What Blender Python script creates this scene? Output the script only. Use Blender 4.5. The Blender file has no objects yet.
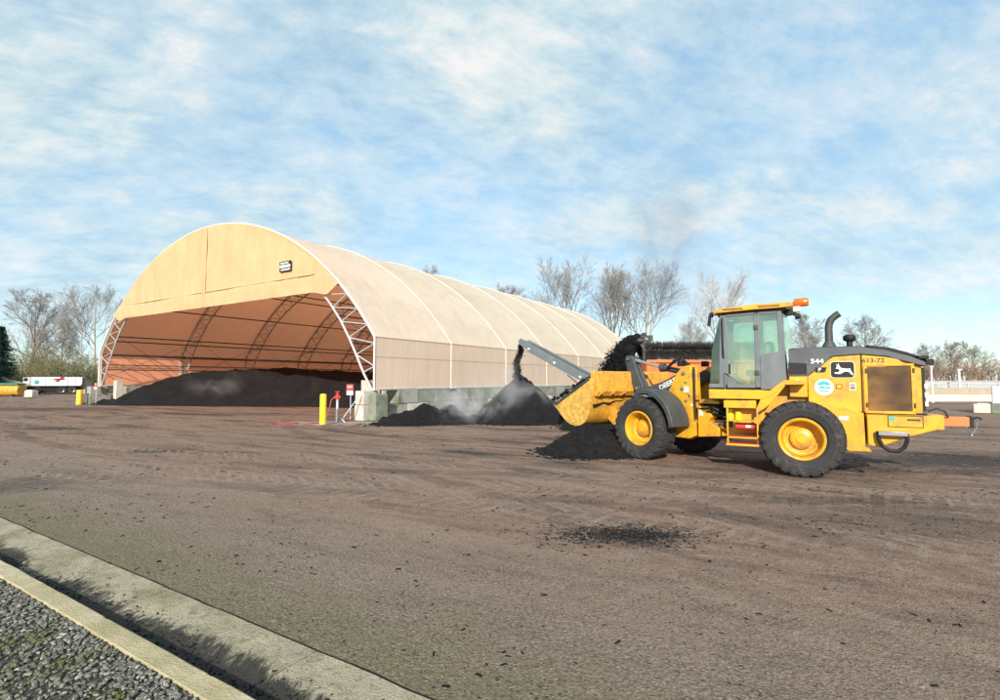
import bpy, bmesh, math, random
from mathutils import Vector, Matrix, noise

random.seed(7)
R = math.radians
SC = bpy.context.scene
COL = SC.collection

# ------------------------------------------------------------------ helpers
def tag(o, label=None, cat=None, group=None, kind=None):
    if label: o['label'] = label
    if cat: o['category'] = cat
    if group: o['group'] = group
    if kind: o['kind'] = kind
    return o

def empty(name, loc, rz=0.0):
    o = bpy.data.objects.new(name, None)
    o.empty_display_size = 0.3
    o.location = loc
    o.rotation_euler = (0, 0, rz)
    COL.objects.link(o)
    return o

def children(o):
    return [c for c in bpy.data.objects if c.parent is o]

def copy_tree(o, parent=None):
    kids = children(o)
    c = o.copy(); COL.objects.link(c); c.parent = parent
    for ch in kids: copy_tree(ch, c)
    return c

class MB:
    def __init__(s, T=None):
        s.v = []; s.f = []; s.T = T
    def add(s, vs, fs):
        n = len(s.v)
        s.v += [tuple(v) for v in vs]
        s.f += [tuple(i + n for i in f) for f in fs]
        return s
    def box(s, c, d, rot=(0, 0, 0)):
        m = Matrix.Rotation(rot[2], 3, 'Z') @ Matrix.Rotation(rot[1], 3, 'Y') @ Matrix.Rotation(rot[0], 3, 'X')
        vs = []
        for x in (-.5, .5):
            for y in (-.5, .5):
                for z in (-.5, .5):
                    vs.append(Vector(c) + m @ Vector((x*d[0], y*d[1], z*d[2])))
        return s.add(vs, [(0,1,3,2),(4,6,7,5),(0,4,5,1),(2,3,7,6),(0,2,6,4),(1,5,7,3)])
    def prism(s, poly, y0, y1):
        n = len(poly)
        vs = [(x, y0, z) for x, z in poly] + [(x, y1, z) for x, z in poly]
        fs = [tuple(range(n)), tuple(range(2*n-1, n-1, -1))]
        fs += [(i, (i+1) % n, (i+1) % n + n, i+n) for i in range(n)]
        return s.add(vs, fs)
    def loft(s, polys):
        """closed rings of equal length joined in order, ends capped"""
        n = len(polys[0]); vs = []; fs = []
        for p in polys: vs += list(p)
        for k in range(len(polys)-1):
            for i in range(n):
                j = (i+1) % n
                fs.append((k*n+i, k*n+j, (k+1)*n+j, (k+1)*n+i))
        fs.append(tuple(range(n-1, -1, -1)))
        fs.append(tuple(range((len(polys)-1)*n, len(polys)*n)))
        return s.add(vs, fs)
    def tube(s, pts, r, seg=8, cap=True):
        pts = [Vector(p) for p in pts]
        n = len(pts)
        rs = r if isinstance(r, (list, tuple)) else [r]*n
        vs = []; fs = []
        t0 = (pts[1]-pts[0]).normalized()
        a = Vector((0, 0, 1)) if abs(t0.z) < .9 else Vector((1, 0, 0))
        u = t0.cross(a).normalized()
        for i, p in enumerate(pts):
            if i == 0: t = pts[1]-pts[0]
            elif i == n-1: t = pts[-1]-pts[-2]
            else: t = (pts[i+1]-pts[i]).normalized() + (pts[i]-pts[i-1]).normalized()
            if t.length < 1e-9: t = t0
            t = t.normalized()
            u = (u - t*u.dot(t))
            u = u.normalized() if u.length > 1e-6 else t.orthogonal().normalized()
            w = t.cross(u)
            for k in range(seg):
                an = 2*math.pi*k/seg
                vs.append(p + (u*math.cos(an) + w*math.sin(an))*rs[i])
        for i in range(n-1):
            for k in range(seg):
                k2 = (k+1) % seg
                fs.append((i*seg+k, i*seg+k2, (i+1)*seg+k2, (i+1)*seg+k))
        if cap:
            fs.append(tuple(range(seg-1, -1, -1)))
            fs.append(tuple(range((n-1)*seg, n*seg)))
        return s.add(vs, fs)
    def lathe(s, prof, o=(0, 0, 0), axis='Z', seg=32):
        vs = []; fs = []
        n = len(prof)
        for k in range(seg):
            a = 2*math.pi*k/seg
            c, d = math.cos(a), math.sin(a)
            for r, h in prof:
                if axis == 'Z': p = (r*c, r*d, h)
                elif axis == 'Y': p = (r*c, h, r*d)
                else: p = (h, r*c, r*d)
                vs.append((p[0]+o[0], p[1]+o[1], p[2]+o[2]))
        for k in range(seg):
            k2 = (k+1) % seg
            for i in range(n-1):
                fs.append((k*n+i, k*n+i+1, k2*n+i+1, k2*n+i))
        return s.add(vs, fs)
    def blob(s, c, r, sub=1, jit=.3, sq=(1, 1, 1)):
        vs, fs = ICO[sub]
        off = random.random()*100
        out = []
        for v in vs:
            k = r*(1 + jit*noise.noise(Vector(v)*1.7 + Vector((off, off*.7, 3))))
            out.append((c[0]+v[0]*k*sq[0], c[1]+v[1]*k*sq[1], c[2]+v[2]*k*sq[2]))
        return s.add(out, fs)
    def build(s, name, mat, parent=None, bevel=0, smooth=True, recalc=True, ang=38, seg=2):
        me = bpy.data.meshes.new(name)
        vs = s.v if s.T is None else [s.T @ Vector(v) for v in s.v]
        me.from_pydata([tuple(v) for v in vs], [], s.f)
        if recalc:
            bm = bmesh.new(); bm.from_mesh(me)
            bmesh.ops.remove_doubles(bm, verts=bm.verts, dist=1e-5)
            bmesh.ops.recalc_face_normals(bm, faces=bm.faces)
            bm.to_mesh(me); bm.free()
        if smooth:
            me.shade_smooth()
            me.set_sharp_from_angle(angle=R(ang))
        me.materials.append(mat)
        o = bpy.data.objects.new(name, me)
        COL.objects.link(o)
        if parent is not None: o.parent = parent
        if bevel:
            b = o.modifiers.new('bevel', 'BEVEL')
            b.width = bevel; b.segments = seg; b.limit_method = 'ANGLE'; b.angle_limit = R(35)
        return o

def _ico(sub):
    bm = bmesh.new()
    bmesh.ops.create_icosphere(bm, subdivisions=sub, radius=1)
    r = ([tuple(v.co) for v in bm.verts], [tuple(v.index for v in f.verts) for f in bm.faces])
    bm.free(); return r
ICO = {1: _ico(1), 2: _ico(2), 3: _ico(3)}

def text_mesh(txt, size, T, name, mat, parent, align='CENTER', bold=0.0, depth=.002, xs=1.0):
    cu = bpy.data.curves.new(name, 'FONT')
    cu.body = txt; cu.size = size; cu.align_x = align; cu.align_y = 'CENTER'
    cu.extrude = depth; cu.offset = bold
    ob = bpy.data.objects.new(name, cu)
    COL.objects.link(ob)
    dg = bpy.context.evaluated_depsgraph_get()
    me = bpy.data.meshes.new_from_object(ob.evaluated_get(dg))
    bpy.data.objects.remove(ob)
    me.transform(T @ Matrix.Diagonal((xs, 1, 1, 1)))
    me.materials.clear(); me.materials.append(mat)
    o = bpy.data.objects.new(name, me); COL.objects.link(o); o.parent = parent
    return o

# ------------------------------------------------------------------ node helpers
class NT:
    def __init__(s, tree): s.t = tree; s.n = tree.nodes; s.l = tree.links
    def node(s, typ, **kw):
        n = s.n.new(typ)
        for k, v in kw.items():
            if k.startswith('i_'):
                key = k[2:]
                n.inputs[int(key) if key.isdigit() else key.replace('_', ' ')].default_value = v
            else: setattr(n, k, v)
        return n
    def link(s, a, b): s.l.new(a, b)
    def math(s, op, a, b=None, clamp=False):
        n = s.n.new('ShaderNodeMath'); n.operation = op; n.use_clamp = clamp
        for i, x in enumerate((a, b)):
            if x is None: continue
            if isinstance(x, (int, float)): n.inputs[i].default_value = x
            else: s.link(x, n.inputs[i])
        return n.outputs[0]
    def ramp(s, fac, stops, interp='LINEAR'):
        n = s.n.new('ShaderNodeValToRGB'); n.color_ramp.interpolation = interp
        e = n.color_ramp.elements
        while len(e) < len(stops): e.new(.5)
        for el, (p, c) in zip(e, stops):
            el.position = p
            el.color = (c, c, c, 1) if isinstance(c, (int, float)) else (*c, 1)
        s.link(fac, n.inputs[0]); return n.outputs[0]
    def noise(s, vec, scale, detail=4, rough=.55, dist=0.0, dim='3D'):
        n = s.n.new('ShaderNodeTexNoise'); n.noise_dimensions = dim
        n.inputs['Scale'].default_value = scale; n.inputs['Detail'].default_value = detail
        n.inputs['Roughness'].default_value = rough; n.inputs['Distortion'].default_value = dist
        if vec is not None: s.link(vec, n.inputs['Vector'])
        return n.outputs['Fac']
    def mix(s, fac, a, b, typ='MIX'):
        n = s.n.new('ShaderNodeMix'); n.data_type = 'RGBA'; n.blend_type = typ
        for sock, x in ((n.inputs[0], fac), (n.inputs[6], a), (n.inputs[7], b)):
            if isinstance(x, (int, float)): sock.default_value = x
            elif isinstance(x, tuple): sock.default_value = (*x, 1)
            else: s.link(x, sock)
        return n.outputs[2]
    def map(s, vec, scale=(1, 1, 1), rot=(0, 0, 0), loc=(0, 0, 0)):
        n = s.n.new('ShaderNodeMapping')
        n.inputs['Scale'].default_value = scale; n.inputs['Rotation'].default_value = rot
        n.inputs['Location'].default_value = loc
        s.link(vec, n.inputs['Vector']); return n.outputs[0]
    def bump(s, h, strength, dist=.02, normal=None):
        n = s.n.new('ShaderNodeBump'); n.inputs['Strength'].default_value = strength
        n.inputs['Distance'].default_value = dist
        s.link(h, n.inputs['Height'])
        if normal is not None: s.link(normal, n.inputs['Normal'])
        return n.outputs[0]

def new_mat(name):
    m = bpy.data.materials.new(name); m.use_nodes = True
    t = NT(m.node_tree)
    b = m.node_tree.nodes['Principled BSDF']
    return m, t, b

def mat(name, c, rough=.6, metal=0.0, c2=None, scale=3.0, lo=.4, hi=.7, bump=0.0, bscale=40.0, detail=5, spec=.5,
        c3=None, scale3=1.2, lo3=.5, hi3=.7, stretch=(1, 1, 1), coat=0.0, bdist=.01):
    """base colour c, blotches of c2, larger stains of c3, fine bump"""
    m, t, b = new_mat(name)
    co = t.node('ShaderNodeTexCoord').outputs['Object']
    v = t.map(co, stretch)
    col = None
    if c2 is not None:
        f = t.ramp(t.noise(v, scale, detail, .6), [(lo, 0.0), (hi, 1.0)])
        col = t.mix(f, c, c2)
        if c3 is not None:
            f3 = t.ramp(t.noise(v, scale3, 6, .65), [(lo3, 0.0), (hi3, 1.0)])
            col = t.mix(f3, col, c3)
        t.link(col, b.inputs['Base Color'])
        rr = t.math('ADD', t.math('MULTIPLY', f, .15), rough - .05)
        t.link(rr, b.inputs['Roughness'])
    else:
        b.inputs['Base Color'].default_value = (*c, 1)
        b.inputs['Roughness'].default_value = rough
    b.inputs['Metallic'].default_value = metal
    b.inputs['Specular IOR Level'].default_value = spec
    b.inputs['Coat Weight'].default_value = coat
    if bump:
        h = t.noise(v, bscale, 6, .65)
        t.link(t.bump(h, bump, bdist), b.inputs['Normal'])
    return m

M = {}
M['yellow'] = mat('yellow_paint', (.70, .348, .015), .42, c2=(.55, .25, .02), scale=2.2, lo=.40, hi=.75, c3=(.20, .125, .06), scale3=4.2, lo3=.50, hi3=.76, bump=.05, bscale=6, coat=.15)
M['yellow_worn'] = mat('worn_yellow_steel', (.66, .33, .03), .48, c2=(.42, .20, .04), scale=7, lo=.38, hi=.68, c3=(.15, .085, .035), scale3=2.6, lo3=.55, hi3=.78, bump=.15, bscale=14, bdist=.02)
M['bucket_side'] = mat('sunlit_scraped_plate', (.82, .53, .13), .34, .3, c2=(.56, .29, .04), scale=9, lo=.38, hi=.66, c3=(.26, .15, .05), scale3=1.7, lo3=.55, hi3=.75, bump=.2, bscale=18, bdist=.02)  # scraped paint, with the sun's highlight brightened into the base colour
M['grey'] = mat('dark_grey_paint', (.042, .048, .054), .5, c2=(.062, .068, .072), scale=3, c3=(.16, .15, .135), scale3=5, lo3=.6, hi3=.85, bump=.04, bscale=9)
M['cabgrey'] = mat('cab_grey_paint', (.10, .12, .135), .4, c2=(.13, .145, .155), scale=2, c3=(.22, .21, .19), scale3=4, lo3=.6, hi3=.85)
M['black'] = mat('black_plastic', (.010, .011, .012), .6, c2=(.018, .018, .019), scale=6, spec=.3)
M['soot'] = mat('black_steel', (.03, .031, .034), .55, c2=(.06, .058, .055), scale=5, bump=.1)
M['chrome'] = mat('chromed_rod', (.7, .7, .72), .18, 1.0)
M['steel'] = mat('bare_steel', (.35, .35, .36), .4, .7, c2=(.22, .2, .18), scale=6)
M['white'] = mat('white_paint', (.72, .72, .70), .5, c2=(.60, .58, .54), scale=4)
M['red'] = mat('red_paint', (.50, .035, .02), .45, c2=(.30, .04, .03), scale=6)
M['signred'] = mat('faded_sign_red', (.46, .075, .065), .6, c2=(.40, .12, .10), scale=5)
M['orange'] = mat('orange_paint', (.78, .17, .035), .45, c2=(.60, .16, .05), scale=3, c3=(.30, .16, .10), scale3=3, lo3=.58, hi3=.8)
M['bollard'] = mat('bollard_yellow', (.82, .60, .015), .4, c2=(.72, .48, .03), scale=3, c3=(.25, .18, .08), scale3=4, lo3=.66, hi3=.85)
M['galv'] = mat('galvanised_steel', (.55, .57, .58), .45, .35, c2=(.42, .44, .45), scale=2)
M['trusspaint'] = mat('truss_steel', (.50, .51, .52), .5, .2, c2=(.30, .29, .28), scale=3)
M['concrete'] = mat('block_concrete', (.30, .29, .26), .9, c2=(.30, .29, .26), scale=1.6, c3=(.10, .13, .07), scale3=.9, lo3=.52, hi3=.68, bump=.4, bscale=12, bdist=.03)
M['greenblock'] = mat('algae_stained_concrete', (.20, .215, .165), .9, c2=(.10, .12, .08), scale=2.5, c3=(.30, .31, .27), scale3=1.4, lo3=.52, hi3=.7, bump=.4, bscale=12, bdist=.03)
M['paleconcrete'] = mat('pale_concrete', (.52, .50, .44), .88, c2=(.36, .34, .29), scale=2.2, c3=(.2, .2, .15), scale3=1.7, lo3=.6, hi3=.8, bump=.35, bscale=14, bdist=.02)
M['cream'] = mat('cream_concrete', (.66, .60, .46), .85, c2=(.52, .47, .36), scale=3, bump=.3, bscale=12)
M['bristle'] = mat('brush_bristles', (.03, .028, .026), .85, c2=(.10, .085, .07), scale=14, lo=.5, hi=.75)
M['bark'] = mat('bare_bark', (.22, .19, .16), .9, c2=(.14, .12, .10), scale=1.5, bump=.3, bscale=8)
M['bark_pale_hazed'] = mat('pale_hazed_bark', (.40, .37, .33), .9, c2=(.28, .26, .23), scale=1.5)  # pale bark; on far trees the paleness stands in for haze
M['twig'] = mat('twigs', (.22, .205, .18), .9, c2=(.16, .145, .13), scale=.6)
M['twig_hazed'] = mat('hazed_twigs', (.42, .39, .36), .9, c2=(.33, .30, .27), scale=.5)  # lightened to paint in the haze and steam before these trees
M['twig_olive'] = mat('olive_twigs', (.17, .165, .08), .9, c2=(.24, .20, .11), scale=.7)
M['twig_brown'] = mat('brown_twigs', (.21, .145, .105), .9, c2=(.15, .11, .085), scale=.4, c3=(.33, .25, .17), scale3=.15)
M['olive_leaf'] = mat('olive_leaves', (.10, .11, .04), .8, c2=(.17, .15, .06), scale=1.1)
M['fir'] = mat('fir_needles', (.020, .062, .052), .8, c2=(.035, .095, .078), scale=1.4)
M['hedge'] = mat('hedge_leaves', (.045, .065, .035), .8, c2=(.08, .10, .05), scale=1.2)
M['tealpaint'] = mat('teal_paint', (.04, .36, .34), .5)
M['teal'] = mat('teal_reflection', (.02, .42, .50), .8, c2=(.015, .30, .40), scale=8)  # colour of a reflection in the cab window
M['seat'] = mat('seat_cloth', (.03, .032, .034), .85)
M['greentank'] = mat('green_paint', (.03, .20, .13), .5, c2=(.05, .17, .12), scale=2)
M['trailerwhite'] = mat('trailer_white', (.74, .75, .74), .4, c2=(.62, .63, .62), scale=1.2)
M['maroon'] = mat('maroon_paint', (.28, .02, .035), .5)
M['stickerbrown'] = mat('brown_sticker', (.20, .06, .02), .6)
M['amber'] = mat('amber_lens', (.80, .13, .01), .25, coat=.5)
M['hose'] = mat('red_hose', (.34, .05, .045), .7, c2=(.22, .06, .05), scale=2)
M['tread'] = mat('tyre_rubber', (.020, .020, .022), .85, c2=(.034, .032, .031), scale=4, c3=(.10, .085, .07), scale3=5, lo3=.56, hi3=.8, bump=.15, bscale=25)
M['lettering'] = mat('dark_lettering', (.05, .035, .02), .6)
M['frontlamp'] = mat('lamp_glass', (.75, .76, .76), .15, coat=.5)

def screen_mat():
    m, t, b = new_mat('radiator_screen')
    co = t.node('ShaderNodeTexCoord').outputs['Object']
    n1 = t.noise(t.map(co, (1, 1, 1.3)), 2.2, 5, .6)
    base = t.mix(t.ramp(n1, [(.38, 0.0), (.64, 1.0)]), (.22, .11, .025), (.065, .036, .017))
    # darker round blot towards the rear of the screen
    vm = t.node('ShaderNodeVectorMath', operation='DISTANCE'); vm.inputs[1].default_value = (-3.12, .72, 1.78)
    t.link(t.map(co, (1, 1, .8), loc=(0, 0, .36)), vm.inputs[0])
    f = t.ramp(t.math('ADD', vm.outputs['Value'], t.math('MULTIPLY', n1, .25)), [(.18, .85), (.55, 0.0)])
    t.link(t.mix(f, base, (.035, .02, .014)), b.inputs['Base Color'])
    b.inputs['Roughness'].default_value = .8
    w = t.node('ShaderNodeTexChecker', i_Scale=120.0); t.link(co, w.inputs['Vector'])
    t.link(t.bump(w.outputs['Fac'], .35, .004), b.inputs['Normal'])
    return m
M['screen'] = screen_mat()

def glass_mat(name, tint, refl=.06, dm=1.0):
    m, t, b = new_mat(name)
    m.node_tree.nodes.remove(b)
    out = [n for n in t.n if n.type == 'OUTPUT_MATERIAL'][0]
    tr = t.node('ShaderNodeBsdfTransparent'); tr.inputs[0].default_value = (*tint, 1)
    gl = t.node('ShaderNodeBsdfGlossy'); gl.inputs['Color'].default_value = (.85, .95, .9, 1); gl.inputs['Roughness'].default_value = .04
    df = t.node('ShaderNodeBsdfDiffuse'); df.inputs['Color'].default_value = (.36, .42, .33, 1)
    co = t.node('ShaderNodeTexCoord').outputs['Object']
    dust = t.ramp(t.noise(co, 2.5, 5, .6), [(.35, .06*dm), (.75, .34*dm)])
    m1 = t.node('ShaderNodeMixShader'); t.link(dust, m1.inputs[0]); t.link(tr.outputs[0], m1.inputs[1]); t.link(df.outputs[0], m1.inputs[2])
    fr = t.node('ShaderNodeFresnel', i_IOR=1.5)
    k = t.math('ADD', t.math('MULTIPLY', fr.outputs[0], 1.3), refl, clamp=True)
    m2 = t.node('ShaderNodeMixShader'); t.link(k, m2.inputs[0]); t.link(m1.outputs[0], m2.inputs[1]); t.link(gl.outputs[0], m2.inputs[2])
    t.link(m2.outputs[0], out.inputs[0])
    return m
M['glass'] = glass_mat('cab_glass', (.80, .92, .82), .12, .75)
M['glassdark'] = glass_mat('windscreen_glass', (.22, .42, .37), .04, .35)

def fabric_mat(name, c_out, c_in, c_tr, wr=.25):
    """pvc membrane: weathered outside, inside tinted by transmitted orange light, lets some light through"""
    m, t, b = new_mat(name)
    m.node_tree.nodes.remove(b)
    out = [n for n in t.n if n.type == 'OUTPUT_MATERIAL'][0]
    co = t.node('ShaderNodeTexCoord').outputs['Object']
    n1 = t.noise(t.map(co, (.5, .18, .5)), 1.0, 6, .6)
    n2 = t.noise(t.map(co, (1.2, 1.2, .25)), 1.6, 5, .6)
    stain = t.ramp(t.math('MULTIPLY', n1, n2), [(.18, 0.0), (.36, 1.0)])
    oc = t.mix(stain, c_out, tuple(x*.88 for x in c_out))
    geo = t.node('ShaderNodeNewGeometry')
    ic = t.mix(t.ramp(n1, [(.3, 0.0), (.7, 1.0)]), c_in, tuple(x*.9 for x in c_in))  # inside colour has the orange glow of transmitted light painted in
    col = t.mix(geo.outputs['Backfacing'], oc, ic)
    h = t.math('ADD', t.noise(t.map(co, (.8, .5, .35)), 1.1, 4, .5), t.math('MULTIPLY', t.noise(t.map(co, (.15, 1.6, .15)), 1.3, 4, .6, .5), .8))
    bn = t.bump(h, wr, .12)
    d = t.node('ShaderNodeBsdfDiffuse'); t.link(col, d.inputs['Color']); t.link(bn, d.inputs['Normal'])
    tl = t.node('ShaderNodeBsdfTranslucent'); tl.inputs['Color'].default_value = (*c_tr, 1); t.link(bn, tl.inputs['Normal'])
    mx = t.node('ShaderNodeMixShader'); mx.inputs[0].default_value = .40
    t.link(d.outputs[0], mx.inputs[1]); t.link(tl.outputs[0], mx.inputs[2])
    t.link(mx.outputs[0], out.inputs[0])
    return m
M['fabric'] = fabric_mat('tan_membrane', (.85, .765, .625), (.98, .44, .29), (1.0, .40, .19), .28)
M['apron'] = fabric_mat('gable_membrane', (.77, .615, .35), (.6, .25, .15), (.7, .30, .13), .5)
M['seam'] = mat('membrane_seam', (.82, .75, .60), .7)
M['seamdark'] = mat('membrane_lap', (.40, .31, .22), .8)

def mulch_mat():
    m, t, b = new_mat('dark_mulch')
    co = t.node('ShaderNodeTexCoord').outputs['Object']
    n = t.noise(co, 9, 8, .7)
    n2 = t.noise(co, 1.1, 5, .6)
    c = t.mix(t.ramp(n, [(.35, 0.0), (.7, 1.0)]), (.004, .0042, .0055), (.018, .0165, .019))
    c = t.mix(t.ramp(n2, [(.48, 0.0), (.7, .6)]), c, (.024, .021, .022))
    t.link(c, b.inputs['Base Color']); b.inputs['Roughness'].default_value = .95
    b.inputs['Specular IOR Level'].default_value = .25
    vo = t.node('ShaderNodeTexVoronoi', i_Scale=26.0); t.link(co, vo.inputs['Vector'])
    h = t.math('ADD', t.math('MULTIPLY', vo.outputs['Distance'], .7), n)
    t.link(t.bump(h, 1.0, .08), b.inputs['Normal'])
    return m
M['mulch'] = mulch_mat()

# ------------------------------------------------------------------ world, sun, camera
SUN_EL = R(25.0)
SD = Vector((-.14, -.990, 0)).normalized()          # towards the sun, level
world = bpy.data.worlds.new('World'); SC.world = world; world.use_nodes = True
wt = NT(world.node_tree)
for n in list(wt.n): wt.n.remove(n)
wout = wt.node('ShaderNodeOutputWorld'); bg = wt.node('ShaderNodeBackground')
sky = wt.node('ShaderNodeTexSky'); sky.sky_type = 'NISHITA'; sky.sun_disc = False
sky.sun_elevation = SUN_EL; sky.sun_rotation = math.atan2(SD.x, SD.y); sky.altitude = 50
sky.air_density = 1.0; sky.dust_density = .3; sky.ozone_density = 2.0
d = wt.node('ShaderNodeTexCoord').outputs['Generated']
sep = wt.node('ShaderNodeSeparateXYZ'); wt.link(d, sep.inputs[0])
zz = wt.math('ADD', wt.math('MAXIMUM', sep.outputs['Z'], 0.0), .38)
cmb = wt.node('ShaderNodeCombineXYZ')
wt.link(wt.math('DIVIDE', sep.outputs['X'], zz), cmb.inputs[0])
wt.link(wt.math('DIVIDE', sep.outputs['Y'], zz), cmb.inputs[1])
uv = wt.map(cmb.outputs[0], (1.7, 2.0, 1), (0, 0, R(-24)), (3.1, 1.7, 0))
n_big = wt.noise(uv, .6, 4, .5, .2)
n_mid = wt.noise(uv, 1.9, 9, .64, .25)
n_rip = wt.noise(wt.map(uv, (1, 1.5, 1)), 5.0, 8, .66, .25)
cl = wt.math('ADD', wt.math('MULTIPLY', n_big, .95), wt.math('ADD', wt.math('MULTIPLY', n_mid, .50), wt.math('MULTIPLY', n_rip, .26)))
cover = wt.ramp(cl, [(.60, 0.0), (.80, .60), (.98, .97)], 'EASE')
hz = wt.ramp(sep.outputs['Z'], [(0.0, .30), (.10, .72), (.35, 1.0)])
cover = wt.math('MULTIPLY', cover, hz)
shade = wt.ramp(wt.math('ADD', wt.math('MULTIPLY', n_mid, .55), wt.math('MULTIPLY', n_rip, .5)), [(.39, (.45, .63, .74)), (.53, (.71, .86, .90)), (.67, (1.0, 1.0, .98))])
gain = wt.node('ShaderNodeVectorMath', operation='SCALE'); wt.link(shade, gain.inputs[0]); gain.inputs['Scale'].default_value = 3.45
# thin high veil everywhere, lifting the blue
skyc = wt.mix(.55, sky.outputs[0], (1.30, 2.40, 3.10))
wt.link(wt.mix(cover, skyc, gain.outputs[0]), bg.inputs['Color'])
bg.inputs['Strength'].default_value = .145
wt.link(bg.outputs[0], wout.inputs[0])

sl = bpy.data.lights.new('sun', 'SUN'); sl.energy = 3.7; sl.angle = R(1.2); sl.color = (1.0, .92, .81)
so = bpy.data.objects.new('sun', sl); COL.objects.link(so)
sv = Vector((SD.x*math.cos(SUN_EL), SD.y*math.cos(SUN_EL), math.sin(SUN_EL)))
so.rotation_euler = sv.to_track_quat('Z', 'Y').to_euler(); so.location = sv*60

cam = bpy.data.cameras.new('camera'); co_ = bpy.data.objects.new('camera', cam); COL.objects.link(co_)
co_.location = (0, 0, 1.9); co_.rotation_euler = (R(90) + math.atan(30/520), 0, 0)
cam.sensor_width = 36; cam.lens = 36*520/1000; cam.clip_end = 3000; cam.clip_start = .05
SC.camera = co_
SC.view_settings.view_transform = 'Standard'; SC.view_settings.look = 'None'
SC.view_settings.exposure = 0.90; SC.view_settings.gamma = 1
SC.cycles.use_denoising = True
SC.cycles.max_bounces = 8; SC.cycles.transparent_max_bounces = 16
SC.cycles.volume_bounces = 1
SC.cycles.sample_clamp_indirect = 6

# ------------------------------------------------------------------ ground
KD = Vector((-.8458, .5335, 0)); KN = Vector((.5335, .8458, 0))    # along the kerb, towards the road
KA = math.atan2(KD.y, KD.x)

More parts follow.
